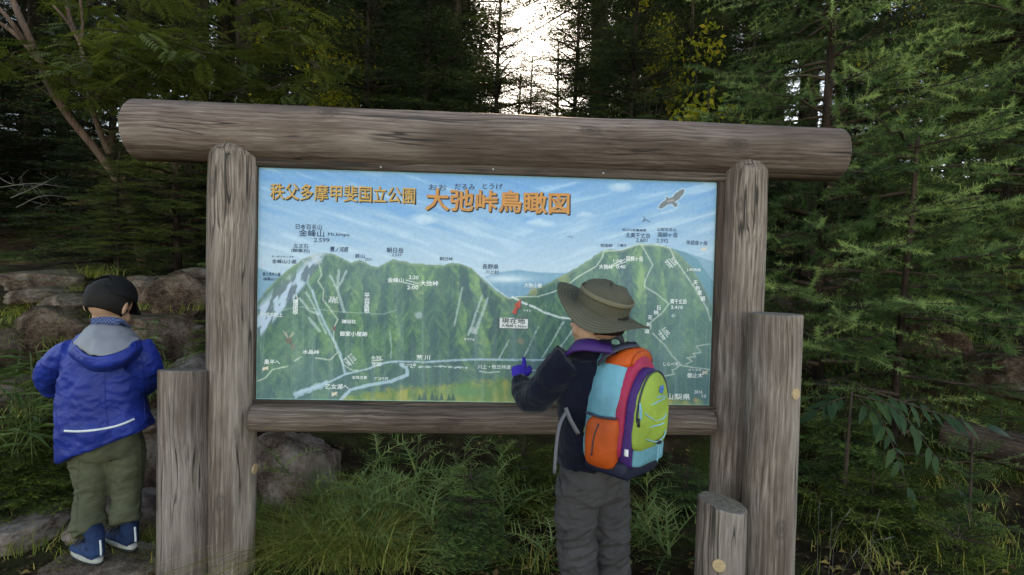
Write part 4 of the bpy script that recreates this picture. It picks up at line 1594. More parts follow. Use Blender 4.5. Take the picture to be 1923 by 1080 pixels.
PIN = pinnate()
rw = np.random.default_rng(5)
cl = []
for _ in range(62):
    px = rw.uniform(90, 600)
    py = rw.uniform(-40, 215) if px > 150 else rw.uniform(-40, 130)
    if px < 350 and py > 190: continue
    cl.append((px, py, rw.uniform(4.6, 6.2), 26, 13, 12))
for px, py in ((235, 60), (270, 75), (300, 90), (330, 85), (360, 95), (215, 90), (350, 120), (250, 110), (300, 130), (170, 130), (190, 180), (130, 150), (55, 130), (20, 110)):
    cl.append((px, py, 4.4, 24, 10, 16))
gb = gpt(at(235, 400, 4.9).x, 4.9)
limb_tree('rowan_tree', 'leaning rowan with reddish trunk and feathery leaves over the child with the cap', 'tree',
          [([(215, 330, 5.0), (175, 275, 4.9), (130, 220, 4.8), (95, 165, 4.7), (72, 110, 4.65), (48, 55, 4.6), (28, 10, 4.6), (0, -60, 4.6)], 0.031, 0.022),
           ([(268, 500, 5.3), (246, 400, 5.15), (215, 330, 5.0)], 0.036, 0.031),
           ([(205, 290, 5.0), (185, 240, 5.0), (170, 190, 5.0), (162, 140, 5.0), (150, 80, 5.0), (130, 30, 5.0), (120, -40, 5.0)], 0.024, 0.015),
           ([(152, 85, 5.0), (130, 45, 4.95), (100, 10, 4.9)], 0.014, 0.009), ([(72, 110, 4.65), (30, 65, 4.6), (-20, 30, 4.5)], 0.024, 0.012), ([(45, 78, 4.6), (20, 40, 4.5), (-15, 0, 4.5)], 0.020, 0.012),
           ([(152, 80, 5.0), (155, 40, 5.05), (148, -20, 5.1)], 0.016, 0.01), ([(110, 190, 4.75), (75, 165, 4.7), (35, 140, 4.6)], 0.01, 0.004)],
          [(PIN, cl, 0.24)], ('rowan', 'bark_red'), 21, gb)
# bare bleached branches near the left edge
rb2 = np.random.default_rng(8)
parts = []
for (a0, b0, c0, Y) in (((0, 352), (60, 345), (132, 352), 4.2), ((20, 372), (70, 350), (110, 330), 4.1), ((-20, 320), (20, 345), (70, 350), 4.2), ((30, 390), (80, 368), (140, 372), 4.3)):
    parts.append(tube([at(*a0, Y), at(*b0, Y), at(*c0, Y + .1)], [0.0035, 0.0028, 0.001], 5, k=5))
    for _ in range(5):
        u_ = rb2.uniform(0.2, 0.9)
        sx, sy = a0[0] + (c0[0] - a0[0]) * u_, a0[1] + (c0[1] - a0[1]) * u_
        parts.append(tube([at(sx, sy, Y + .03), at(sx + rb2.uniform(-30, 40), sy + rb2.uniform(-35, 30), Y + rb2.uniform(-.1, .2))], [0.0016, 0.0007], 4, k=3))
gb = gpt(at(-60, 400, 4.2).x, 4.2)
parts.append(tube([gb, at(-60, 420, 4.2), at(-20, 320, 4.2)], [0.02, 0.014, 0.008], 6, k=4))
db = empty('dead_shrub', gb)
link('branches', mesh_vf('branches', *merge(parts)), M['twig_pale'], db)
tag(db, 'bare bleached dead branches at the dark picture edge', 'dead shrub')


# ------------------------------------------------------------------ the larch (right)
def shoot_tmpl(r, n=70, L=1.0, ln=0.085, wd=0.0065, tufts=0):
    T = [needles_along((0, 0, 0), (L, 0, -0.06), n, ln, wd, 0.95, r, 0.0, jitter=0.5)]
    T.append(needles_along((L * 0.93, 0, -0.06), (L, 0, -0.06), 12, ln * 1.1, wd, 0.55, r))
    for k in range(tufts):
        x = (k + 0.5) / tufts * L
        T.append(needles_along((x, 0, -0.04 * x), (x + 0.01, 0, -0.04 * x), 12, ln * 1.15, wd, 1.2, r, jitter=1.2))
    return np.vstack(T)


SH = [shoot_tmpl(np.random.default_rng(300 + i), 72, 1.0, 0.092, 0.0112, 5) for i in range(5)]


def larch(label, px, Y, h, mats, branches, seed, trunk_r, group=None, name='larch_tree'):
    r = np.random.default_rng(seed)
    p = at(px, 540, Y)
    g = gpt(p.x, Y)
    cr = Crown()
    br = []
    by = {i: ([], []) for i in range(len(SH))}
    for (z, a, L, rise) in branches:
        b0 = np.array([g.x, g.y, g.z + z])
        d = np.array([math.cos(a), math.sin(a), rise])
        d /= np.linalg.norm(d)
        n = max(6, int(L / 0.046))
        pts = [b0 + d * L * t_ + np.array([0, 0, -0.16 * L * t_ * t_ + 0.10 * L * t_ ** 4]) + r.normal(0, 0.008, 3) for t_ in np.linspace(0, 1, 7)]
        C_ = catmull(pts, 4)
        br.append(tube(pts, list(np.linspace(0.006 + 0.008 * L, 0.002, 7)), 5, k=2, caps=False))
        tone = r.uniform(0.2, 0.7)
        for k in range(n):
            t_ = 0.12 + 0.88 * (k + r.uniform(0, 1)) / n
            i0 = min(len(C_) - 2, int(t_ * (len(C_) - 1)))
            pos = C_[i0]
            tg = C_[i0 + 1] - C_[i0]
            tg /= np.linalg.norm(tg)
            sg = 1 if k % 2 else -1
            aa = sg * r.uniform(0.45, 1.05)
            dd = np.array([tg[0] * math.cos(aa) - tg[1] * math.sin(aa), tg[0] * math.sin(aa) + tg[1] * math.cos(aa), tg[2] + r.uniform(-0.35, 0.25)])
            sc = r.uniform(0.20, 0.46) * (0.6 + 0.6 * (1 - t_)) * (0.7 + 0.3 * L)
            i = int(r.integers(0, len(SH)))
            by[i][0].append((pos, dd, (r.normal(), r.normal(), 1), sc))
            by[i][1].append(tone - 0.15 + 0.3 * t_ + r.uniform(-0.3, 0.35))
            br.append(tube([pos, pos + dd * sc * 0.9], [0.0022, 0.001], 4, k=1, caps=False))
        i = int(r.integers(0, len(SH)))
        by[i][0].append((C_[-4], C_[-1] - C_[-4], (0, 0, 1), 0.30))
        by[i][1].append(tone + 0.25)
    for i in by:
        cr.add(SH[i], *by[i])
    root = empty(name, g)
    zz = np.linspace(-0.2, h, 12)
    tr = tube(np.stack([g.x + 0.02 * np.sin(zz * 2 + seed), g.y + 0.02 * np.cos(zz * 1.7), g.z + zz], -1), np.interp(zz, [-0.2, 0, h], [trunk_r * 1.5, trunk_r * 1.1, 0.012]), 10, k=2)
    link('trunk', mesh_vf('trunk', *tr), M[mats[1]], root)
    link('branches', mesh_vf('branches', *merge(br)), M['twig'], root)
    cm = cr.mesh('crown')
    link('crown', cm, M[mats[0]], root, smooth=False)
    tag(root, label, 'larch tree', group)
    return root


rl = np.random.default_rng(31)
brs = []
for i in range(125):
    z = 0.2 + 3.7 * (i + rl.uniform(0, 1)) / 125
    a = rl.uniform(0, 6.2832)
    L = (1.25 - 0.20 * z) * rl.uniform(0.65, 1.2)
    toward = -math.sin(a)
    if toward > 0.55 and math.cos(a) < 0.3:
        L *= 0.72
    brs.append((z, a, L, rl.uniform(0.0, 0.35)))
larch('large young larch with soft green needles filling the view right of the board', 1540, 3.75, 4.6, ('larch', 'bark'), brs, 33, 0.034)
brs = [(0.15 + 0.085 * i + rl.uniform(-.04, .04), rl.uniform(0, 6.28), rl.uniform(0.45, 0.95), rl.uniform(-0.05, 0.3)) for i in range(22)]
larch('smaller larch with pale twig tips behind the tallest free post', 1700, 3.35, 2.0, ('larch', 'bark'), brs, 35, 0.02)
brs = [(0.2 + 0.13 * i + rl.uniform(-.05, .05), rl.uniform(1.8, 4.6), rl.uniform(0.6, 1.1), rl.uniform(-0.05, 0.3)) for i in range(26)]
larch('larch leaning in from beyond the picture edge', 1960, 3.9, 4.0, ('larch', 'bark'), brs, 36, 0.03)


# ------------------------------------------------------------------ small firs and plants round the board
def sapling(label, px, pyt, Y, h, rb, n_wh, seed, mat='fir_near', fs=0.26, base_z=None, name='fir_sapling', nb=6, up_tip=0.25, group='fir saplings round the board'):
    """young fir with fine needles; pyt = picture row of the tip"""
    r = np.random.default_rng(seed)
    top = at(px, pyt, Y)
    foot = np.array([top.x, top.y, top.z - h])
    cr = Crown()
    tw = Crown()
    by = {i: ([], []) for i in range(4)}
    br = []
    for w_ in range(n_wh):
        f = w_ / n_wh
        z = h * (0.06 + 0.92 * f)
        Lb = rb * (1 - f) ** 0.8 + 0.05
        a0 = r.uniform(0, 6.28)
        for b_ in range(nb):
            a = a0 + 6.2832 * b_ / nb + r.uniform(-0.3, 0.3)
            L = Lb * r.uniform(0.75, 1.15)
            d = np.array([math.cos(a), math.sin(a), -0.05 + up_tip * f + r.uniform(-0.12, 0.15)])
            d /= np.linalg.norm(d)
            p = foot + np.array([0, 0, z])
            br.append(tube([p, p + d * L * 0.8], [0.004 + 0.004 * L, 0.0015], 4, k=1, caps=False))
            tone = r.uniform(0.15, 0.7)
            m_ = max(1, int(L / (fs * 0.42)))
            for k in range(m_):
                tt = (k + 0.75) / m_
                pos = p + d * L * max(0.02, tt - fs * 0.75 / max(L, 0.2))
                for sg in ((-1, 1) if k < m_ - 1 else (0,)):
                    aa = sg * r.uniform(0.5, 0.9)
                    dd = np.array([d[0] * math.cos(aa) - d[1] * math.sin(aa), d[0] * math.sin(aa) + d[1] * math.cos(aa), d[2] + r.uniform(-0.1, 0.12)])
                    i = int(r.integers(0, 4))
                    sc = fs * r.uniform(0.75, 1.15) * min(1, 0.5 + L)
                    by[i][0].append((pos, dd, (r.uniform(-.2, .2), r.uniform(-.2, .2), 1), sc))
                    by[i][1].append(tone + r.uniform(-.2, .25))
    for i in by:
        cr.add(FR_NEAR[i], *by[i])
        tw.add(TW_NEAR, *by[i])
    br.append(tube([foot - np.array([0, 0, 0.15]), foot + np.array([0, 0, h * 0.5]), foot + np.array([0, 0, h])], [0.006 + 0.006 * h, 0.004 + 0.004 * h, 0.002], 8, k=3))
    root = empty(name, tuple(foot))
    link('trunk', mesh_vf('trunk', *merge(br)), M['twig'], root)
    link('twigs', tw.mesh('twigs'), M['twig'], root, smooth=False)
    link('crown', cr.mesh('crown'), M[mat], root, smooth=False)
    tag(root, label, 'fir sapling', group)
    return root


sapling('small bushy fir sapling in the grass under the middle of the map', 885, 872, 2.42, 0.50, 0.27, 9, 501, 'fir_near', 0.20, nb=7)
sapling('bright green fir boughs under the rail beside the grey trousers', 985, 822, 3.1, 0.75, 0.62, 9, 503, 'fir_moss', 0.26)
sapling('low fir sapling with dark boughs behind the thistles', 730, 830, 3.3, 0.75, 0.5, 8, 505, 'fir_near', 0.26)
sapling('low mossy green fir bush left of the olive trousers', 62, 775, 2.85, 0.50, 0.46, 11, 507, 'fir_moss', 0.2, nb=9)
sapling('second low dark fir bush at the picture edge beside the slab', -25, 835, 2.7, 0.42, 0.42, 9, 509, 'fir_moss', 0.2, nb=9)
sapling('little fir sprig growing from the rocks beside the left log post', 392, 585, 3.6, 0.5, 0.22, 8, 511, 'fir_moss', 0.14)
sapling('thin fir sapling with bare lower stem at the right', 1828, 800, 2.75, 0.62, 0.24, 5, 513, 'fir_near', 0.18, nb=4, up_tip=0.6)
sapling('spreading fir bush with yellow green boughs right of the posts', 1640, 880, 2.9, 0.55, 0.75, 8, 515, 'fir_moss', 0.28, nb=7)
sapling('dark fir bush in the hollow behind the tallest free post', 1590, 735, 3.4, 0.7, 0.55, 9, 517, 'fir_near', 0.26)
sapling('fir bush with drooping mossy boughs in the bottom corner', 1800, 985, 2.5, 0.35, 0.5, 6, 519, 'fir_moss', 0.24, nb=7)
sapling('dense fir bush filling the dark behind the grey trousers', 1180, 800, 3.4, 0.85, 0.75, 9, 521, 'fir_near', 0.28)
sapling('shaded fir bush between right log post and stump', 1290, 870, 3.0, 0.55, 0.45, 8, 523, 'fir_near', 0.24)
sapling('fir bush above the bank behind the rowan foot', 420, 480, 5.0, 0.8, 0.6, 8, 525, 'fir_near', 0.3)
sapling('shaded fir bush beyond the fallen log', 1880, 760, 3.6, 0.7, 0.55, 8, 527, 'fir_near', 0.28)


def thistle_leaf(r, n=10):
    """spiny lobed leaf, unit length along +X, arching"""
    T = []
    n = int(r.integers(8, 14))
    arch, side = r.uniform(0.2, 0.75), r.uniform(-0.18, 0.18)

    def pt(x):
        return np.array([x, side * x * x, arch * (x - x * x * r0)])
    r0 = r.uniform(1.1, 1.6)
    for k in range(n):
        x0, x1 = k / n, (k + 1) / n
        w0, w1 = 0.020 * (1 - x0) + 0.006, 0.020 * (1 - x1) + 0.003
        a, b = pt(x0), pt(x1)
        s = np.array([0, 1, 0])
        T += [[a - s * w0, a + s * w0, b + s * w1], [a - s * w0, b + s * w1, b - s * w1]]
        if k > 0:
            for sg in (-1, 1):
                if r.uniform() < 0.12:
                    continue
                L = 0.30 * math.sin(3.14 * min(1, 0.15 + 0.82 * x0)) * r.uniform(0.45, 1.25)
                o_ = r.uniform(-0.02, 0.03)
                a2 = a + np.array([o_, 0, 0])
                e = a2 + np.array([r.uniform(0.3, 0.9) * L, sg * L, r.uniform(-0.03, 0.10)])
                T.append([a2 - np.array([0.010, 0, 0]), a2 + np.array([0.022, 0, 0]), e])
                m_ = (a2 * 0.55 + e * 0.45)
                T.append([m_ - np.array([0.006, 0, 0]), m_ + np.array([0.008, 0, 0]), m_ + np.array([0.55 * L, sg * 0.12 * L, r.uniform(0, .06)])])
    return np.array(T)


TL = [thistle_leaf(np.random.default_rng(600 + i)) for i in range(12)]


def thistle(label, px, py, Y, h, nl, seed, size=0.28):
    r = np.random.default_rng(seed)
    top = at(px, py, Y)
    foot = np.array([top.x, top.y, top.z - h])
    cr = Crown()
    bend = r.normal(0, 0.10, 2)
    st = [foot + np.array([bend[0] * t_ * t_, bend[1] * t_ * t_, h * t_]) for t_ in (0, 0.35, 0.7, 1.0)]
    items = {i: ([], []) for i in range(12)}
    for k in range(nl):
        t_ = (k + r.uniform(0, 1)) / nl
        a = k * 2.4 + r.uniform(-.4, .4)
        pos = foot + np.array([bend[0] * t_ * t_, bend[1] * t_ * t_, h * t_])
        d = (math.cos(a), math.sin(a), r.uniform(0.1, 0.8))
        i = int(r.integers(0, 12))
        items[i][0].append((pos, d, (r.normal(0, .3), r.normal(0, .3), 1), size * r.uniform(0.5, 1.3) * (1.1 - 0.45 * t_)))
        items[i][1].append(r.uniform(0.1, 0.95))
    for i in items:
        cr.add(TL[i], *items[i])
    root = empty('thistle_plant', tuple(foot))
    link('stem', mesh_vf('stem', *tube(st, [0.006, 0.005, 0.004, 0.002], 6, k=3)), M['sasa_stem'], root)
    link('leaves', cr.mesh('leaves'), M['thistle'], root, smooth=False)
    e = st[-1]
    link('flower_head', mesh_vf('flower_head', *ellipsoid(e + np.array([0, 0, 0.008]), ((1, 0, 0), (0, 1, 0), (0, 0, 1)), (0.009, 0.009, 0.012), 10, 8)), M['sasa_stem'], root)
    tag(root, label, 'thistle', 'thistles growing under the map')


M['sasa_stem'] = plain_mat('green_stem', (0.085, 0.11, 0.04), 0.8, 0.2, 0.25, 50)
for i, (px, py, Y, h, nl, lab) in enumerate((
        (690, 842, 2.75, 0.55, 15, 'tall spiny thistle under the left half of the rail'), (775, 830, 2.85, 0.55, 14, 'thistle with arching leaves touching the rail'),
        (622, 905, 2.65, 0.40, 13, 'thistle in front of the lichen boulder'), (860, 845, 2.95, 0.50, 14, 'thistle with pale seed heads under the middle of the rail'),
        (665, 985, 2.45, 0.28, 13, 'low bright thistle rosette near the bottom edge'), (950, 890, 2.75, 0.38, 12, 'thistle right of the small fir sapling'),
        (1015, 975, 2.45, 0.30, 12, 'thistle rosette beside the grey trouser knee'), (730, 930, 2.6, 0.36, 13, 'thistle between the low fir and the grass'),
        (1270, 960, 2.5, 0.35, 12, 'thistle left of the slanted stump'), (1215, 900, 2.7, 0.42, 12, 'thistle between backpack and right log post'),
        (560, 925, 2.8, 0.30, 10, 'small thistle at the foot of the lichen boulder'),
        (545, 875, 2.72, 0.42, 12, 'thistle standing before the lichen boulder close to the left post'), (600, 855, 2.8, 0.45, 12, 'thistle reaching the rail right of the lichen boulder'),
        (820, 905, 2.5, 0.30, 13, 'thistle rosette left of the small fir sapling'), (590, 1000, 2.4, 0.22, 12, 'thistle rosette in the long grass beside the left post'),
        (760, 1010, 2.4, 0.24, 12, 'bottom edge thistle rosette below the small fir sapling'), (1000, 860, 2.9, 0.42, 13, 'thistle whose top touches the grey strap end'),
        (700, 880, 2.6, 0.36, 14, 'leafy thistle in the middle of the weeds under the map'))):
    thistle(lab, px, py, Y, h, nl + 6, 620 + i)


def blades(name, label, mat, spots_, seed, cat=None, parent=None):
    """grass: spots (x,y,z,n,spread,h,lean)"""
    r = np.random.default_rng(seed)
    T, tn = [], []
    for (x, y, z, n, sp, h, lean) in spots_:
        la = r.uniform(0, 6.28)
        BX, BY = x + r.normal(0, sp, n), y + r.normal(0, sp, n)
        BZ = (gz(BX, BY) if z is None else np.full(n, z)) - 0.01
        for bx, by_, bz in zip(BX, BY, BZ):
            a = la + r.normal(0, 0.9)
            L = h * r.uniform(0.5, 1.25)
            ln_ = lean * r.uniform(0.5, 1.5)
            w = r.uniform(0.0012, 0.0026)
            d = np.array([math.cos(a), math.sin(a), 0])
            s = np.array([-d[1], d[0], 0])
            p = [np.array([bx, by_, bz]) + d * (ln_ * L * t_ ** 1.8) + np.array([0, 0, L * (t_ - 0.35 * ln_ * t_ ** 2.6)]) for t_ in (0, 0.35, 0.7, 1.0)]
            ww = (w, w * 0.9, w * 0.6)
            for k in range(2):
                T.append([p[k] - s * ww[k], p[k] + s * ww[k], p[k + 1] + s * ww[k + 1]])
                T.append([p[k] - s * ww[k], p[k + 1] + s * ww[k + 1], p[k + 1] - s * ww[k + 1]])
            T.append([p[2] - s * ww[2], p[2] + s * ww[2], p[3]])
            tn += [float(np.clip(r.normal(0.5, 0.28), 0, 1))] * 5
    o = link(name, mesh_tris(name, np.array(T), tn), M[mat], None, smooth=False)
    tag(o, label, cat, None, 'stuff')
    return o


rg = np.random.default_rng(91)
sp_ = []


def tuft_px(px, py, Y, n, sp, h, lean):
    p = at(px, py, Y)
    sp_.append((p.x, p.y, p.z, n, sp, h, lean))


for _ in range(60):
    px = rg.uniform(490, 760)
    Y = rg.uniform(2.32, 2.85)
    p = at(px, 540, Y)
    sp_.append((p.x, Y, None, 48, 0.05, rg.uniform(0.14, 0.32), rg.uniform(0.8, 2.2)))
for _ in range(30):
    px = rg.uniform(480, 1320)
    Y = rg.uniform(2.35, 3.0)
    p = at(px, 540, Y)
    sp_.append((p.x, Y, None, 30, 0.05, rg.uniform(0.08, 0.22), rg.uniform(0.8, 2.2)))
for _ in range(40):
    px = rg.uniform(170, 310)
    Y = rg.uniform(2.25, 3.0)
    p = at(px, 540, Y)
    sp_.append((p.x, Y, None, 34, 0.045, rg.uniform(0.06, 0.13), rg.uniform(0.4, 1.2)))
for _ in range(50):
    px = rg.uniform(-40, 190)
    Y = rg.uniform(2.2, 4.4)
    p = at(px, 540, Y)
    sp_.append((p.x, Y, None, 30, 0.05, rg.uniform(0.05, 0.13), rg.uniform(0.4, 1.2)))
for _ in range(70):
    px = rg.uniform(1500, 1960)
    Y = rg.uniform(2.3, 4.2)
    p = at(px, 540, Y)
    sp_.append((p.x, Y, None, 24, 0.07, rg.uniform(0.08, 0.2), rg.uniform(0.4, 1.3)))
for px, py, Y, n in ((15, 605, 3.9, 60), (40, 625, 3.8, 60), (130, 600, 3.9, 40), (20, 640, 3.7, 50), (165, 512, 4.65, 60), (185, 520, 4.6, 60), (200, 515, 4.6, 50), (150, 545, 4.3, 30), (85, 572, 4.1, 40), (60, 590, 4.0, 50),
                     (270, 578, 3.95, 40), (330, 585, 4.0, 30), (30, 780, 2.9, 40), (300, 700, 3.2, 40), (380, 580, 4.0, 40), (120, 650, 3.6, 40), (10, 590, 4.0, 60)):
    tuft_px(px, py, Y, n, 0.06, 0.13, 1.6)
for px, py in ((1745, 590), (1600, 600), (1500, 600), (1880, 600), (1470, 560), (1540, 560), (1820, 640)):
    tuft_px(px, py, 4.1, 40, 0.08, 0.14, 1.6)
blades('grass', 'yellowing tufts of long grass around the posts and under the map', 'grass', sp_, 93, 'grass')

# dry grass stalks with seed heads right of the posts
rs = np.random.default_rng(17)
for i, (x0, y0, x1, y1, x2, y2) in enumerate(((1535, 1075, 1536, 1010, 1539, 940), (1556, 1085, 1560, 1015, 1562, 955), (1562, 1090, 1570, 1000, 1598, 955), (1634, 1085, 1636, 1020, 1652, 957),
                                          (1612, 1085, 1640, 1020, 1678, 1008), (1580, 1085, 1590, 1060, 1612, 1030))):
    Y = 2.35
    st = [at(x0, y0, Y), at(x1, y1, Y), at(x2, y2, Y)]
    g0 = Vector((st[0].x, st[0].y, st[0].z - 0.1))
    root = empty('dry_grass_stalk', g0)
    link('stem', mesh_vf('stem', *tube([g0] + st, [0.0011, 0.0010, 0.0008, 0.0006], 5, k=5)), M['twig_pale'], root)
    d = (st[2] - st[1]).normalized()
    link('seed_head', mesh_vf('seed_head', *tube([st[2] - d * 0.045, st[2] - d * 0.02, st[2] + d * 0.004], [0.0008, 0.0022, 0.0006], 6, k=3)), M['twig_pale'], root)
    tag(root, ('straight bleached grass stalk nearest the tallest free post', 'upright bleached grass stalk second from the tallest free post', 'bleached grass stalk bending towards the larch with long seed head',
               'lone upright bleached grass stalk farthest from the posts', 'bleached grass stalk arching over to the side', 'shortest bleached grass stalk at the bottom edge')[i], 'grass stalk', 'bleached grass stalks right of the posts')

# bamboo grass left of the blue sleeve and right of it
LEAF = leaf_quad(1, 0.11, 0.25)


def bamboo_grass(label, px, py, Y, n, spread, seed, size=0.2):
    r = np.random.default_rng(seed)
    c_ = np.array(at(px, py, Y))
    root = empty('bamboo_grass', (c_[0], c_[1], c_[2] - 0.3))
    cr = Crown()
    st = []
    for k in range(n // 5):
        b0 = c_ + np.array([r.normal(0, spread * 0.35), r.normal(0, spread * 0.3), -0.3])
        e = c_ + np.array([r.normal(0, spread * 0.8), r.normal(0, spread * 0.5), r.uniform(-0.15, 0.12)])
        st.append(tube([b0, (b0 + e) / 2 + np.array([0, 0, 0.03]), e], [0.003, 0.0025, 0.0015], 5, k=3))
        items, tn = [], []
        for j in range(5):
            a = r.uniform(0, 6.28)
            items.append((b0 + (e - b0) * r.uniform(0.6, 1.0), (math.cos(a), math.sin(a), r.uniform(-0.35, 0.5)), (r.normal(0, .3), r.normal(0, .3), 1), size * r.uniform(0.6, 1.15)))
            tn.append(r.uniform(0.1, 1))
        cr.add(LEAF, items, tn)
    link('stems', mesh_vf('stems', *merge(st)), M['sasa_stem'], root)
    link('leaves', cr.mesh('leaves'), M['sasa'], root, smooth=False)
    tag(root, label, 'bamboo grass', 'bamboo grass among the rocks')


bamboo_grass('clump of narrow bamboo grass leaves left of the blue sleeve', 62, 690, 2.9, 110, 0.15, 701)
bamboo_grass('lower bamboo grass clump below the pale edge rock', 45, 760, 2.75, 60, 0.13, 702)
bamboo_grass('bamboo grass tuft between blue jacket and log post', 285, 640, 2.9, 45, 0.09, 703, 0.14)
bamboo_grass('small leafy tuft above the reddish granite block', 315, 690, 3.1, 40, 0.09, 705, 0.12)

# big-leaved branch right of the posts: every large leaf a part
root = empty('leafy_sapling', gpt(at(1600, 700, 2.9).x, 2.95))
M['broad_leaf'] = leaf_mat('large_dark_leaf', (0.02, 0.045, 0.02), (0.03, 0.064, 0.026), (0.05, 0.09, 0.03), 0.25, None, 0.4)
rbf = np.random.default_rng(44)


def big_leaf(p, d, up, L, wd):
    f, s, u = frame_from(d, up)
    n = 6
    V, F = [], []
    for k in range(n + 1):
        x = k / n
        w_ = wd * math.sin(math.pi * min(1, x ** 0.75)) * 0.5 + 0.0005
        dz = -0.22 * x * x
        for sg in (-1, 0, 1):
            V.append(np.array(p) + f * x * L + s * sg * w_ * L + u * (dz * L + abs(sg) * 0.12 * w_ * L))
    for k in range(n):
        for c2 in (0, 1):
            a = k * 3 + c2
            F.append((a, a + 1, a + 4, a + 3))
    return mesh_vf('leaf', V, F)


stems = []
for (x0, y0, Ya), (x1, y1, Yb), (x2, y2, Yc), n, L in (((1600, 740, 2.95), (1690, 775, 2.85), (1800, 920, 2.75), 9, 0.125), ((1610, 745, 2.95), (1660, 800, 2.85), (1705, 915, 2.75), 7, 0.115),
                                                     ((1640, 735, 2.95), (1740, 770, 2.9), (1850, 800, 2.85), 8, 0.125), ((1590, 745, 3.0), (1560, 755, 3.0), (1535, 770, 3.0), 4, 0.11)):
    C_ = catmull([at(x0, y0, Ya), at(x1, y1, Yb), at(x2, y2, Yc)], 10)
    stems.append(tube(C_, list(np.linspace(0.005, 0.002, len(C_))), 5, k=1))
    for k in range(n):
        i0 = int((0.2 + 0.78 * k / n) * (len(C_) - 2))
        tg = C_[i0 + 1] - C_[i0]
        tg /= np.linalg.norm(tg)
        for sg in (-1, 1):
            f, s, u = frame_from(tg, (0, -0.5, 1))
            d = tg * 0.75 + s * sg * 0.8 + np.array([0, 0, -0.25]) + rbf.normal(0, .12, 3)
            me = big_leaf(C_[i0], d, (rbf.normal(0, .15), -0.55, 0.8), L * rbf.uniform(0.65, 1.05), 0.32)
            a = me.attributes.new('tone', 'FLOAT', 'POINT')
            a.data.foreach_set('value', np.full(len(me.vertices), rbf.uniform(0.1, 0.9), np.float32))
            link('leaf', me, M['broad_leaf'], root)
    me = big_leaf(C_[-1], C_[-1] - C_[-2], (0, -0.55, 0.8), L * 1.1, 0.4)
    link('leaf', me, M['broad_leaf'], root)
g0 = gpt(at(1600, 700, 2.95).x, 2.98)
stems.append(tube([g0, at(1590, 860, 2.98), at(1600, 735, 2.95)], [0.012, 0.010, 0.006], 7, k=4))
link('stem', mesh_vf('stem', *merge(stems)), M['twig'], root)
tag(root, 'sapling with big dark pointed leaves drooping right of the posts', 'sapling')

# litter of leaves and moss cushions
items, tn = [], []
rr_ = np.random.default_rng(12)
cr = Crown()
LQ = leaf_quad(1, 0.6, 0.3)
LY = 2.1 + 4.5 * rr_.uniform(0, 1, 5200) ** 1.4
LX = rr_.uniform(-1.05, 1.05, 5200) * LY
LZ = gz(LX, LY) + 0.008
for x, Y, z in zip(LX, LY, LZ):
    items.append(((x, Y, z), (rr_.normal(), rr_.normal(), rr_.normal(0, 0.25)), (rr_.normal(0, .35), rr_.normal(0, .35), 1), rr_.uniform(0.015, 0.045)))
    tn.append(rr_.uniform(0, 1) ** 1.6)
cr.add(LQ, items, tn)
tag(link('leaf_litter', cr.mesh('leaf_litter'), M['litter'], None, smooth=False), 'brown fallen leaves strewn over the forest floor', 'leaf litter', None, 'stuff')



# ------------------------------------------------------------------ people
t = NT('skin')
n_ = t.noise(t.coord(), 30, 3)
t.base(t.ramp(n_, [(0.3, (0.40, 0.22, 0.15)), (0.7, (0.50, 0.29, 0.20))]))
t.rough(0.5, 0.35)
t.b.inputs['Subsurface Weight'].default_value = 0.08
t.b.inputs['Subsurface Radius'].default_value = (0.01, 0.004, 0.002)
M['skin'] = t.m
M['hair'] = plain_mat('black_hair', (0.010, 0.008, 0.007), 0.75, 0.25, 0.4, 200)
M['blue_shell'] = cloth_mat('blue_rain_shell', (0.005, 0.026, 0.22), 700, 0.9, 0.5, 0.12, 17, 0.3, 0, 0.012)
M['grey_lining'] = cloth_mat('grey_lining', (0.19, 0.19, 0.215), 700, 0.8, 0.5, 0.08, 12, 0.35)
M['olive'] = cloth_mat('olive_trousers', (0.088, 0.088, 0.056), 800, 0.8, 0.75, 0.12, 17, 0.1, 0, 0.010)
M['grey_trousers'] = cloth_mat('grey_trousers', (0.056, 0.050, 0.052), 800, 0.8, 0.75, 0.12, 16, 0.1, 0, 0.010)
M['navy_fleece'] = cloth_mat('navy_fleece', (0.006, 0.007, 0.017), 150, 0.9, 0.95, 0.25, 12, 0.08, 0.12, 0.010, 0.22)
M['black_cap'] = cloth_mat('black_cap_cotton', (0.007, 0.007, 0.008), 800, 0.2, 0.8, 0.2, 10)
M['hat'] = cloth_mat('olive_sun_hat', (0.082, 0.074, 0.052), 900, 0.35, 0.8, 0.10, 14)
M['hat_band'] = cloth_mat('tan_hat_band', (0.15, 0.13, 0.085), 900, 0.3, 0.8, 0.1, 20)
M['glove'] = cloth_mat('violet_glove', (0.035, 0.022, 0.30), 600, 0.3, 0.8, 0.12, 25)
M['reflective'] = plain_mat('reflective_tape', (0.62, 0.63, 0.66), 0.35, 0.6, 0.05)
M['shoe_blue'] = cloth_mat('blue_shoe_mesh', (0.013, 0.034, 0.095), 400, 0.9, 0.75, 0.35, 40, 0.2, 0, 0.008, 0.3)
M['sole_grey'] = plain_mat('grey_midsole', (0.36, 0.34, 0.31), 0.7, 0.3)
M['rubber'] = plain_mat('black_rubber', (0.014, 0.014, 0.015), 0.7, 0.3)
t = NT('blue_plaid')
co = t.coord((1, 1, 1))
ck = t.n('ShaderNodeTexChecker')
ck.inputs['Scale'].default_value = 160
ck.inputs['Color1'].default_value = (0.02, 0.03, 0.09, 1)
ck.inputs['Color2'].default_value = (0.10, 0.14, 0.28, 1)
t.l(co, ck.inputs['Vector'])
t.base(ck.outputs['Color'])
t.rough(0.85, 0.2)
M['plaid'] = t.m


def A(*pts):
    return [at(*p) for p in pts]


def nrmv(v):
    return Vector(v).normalized()


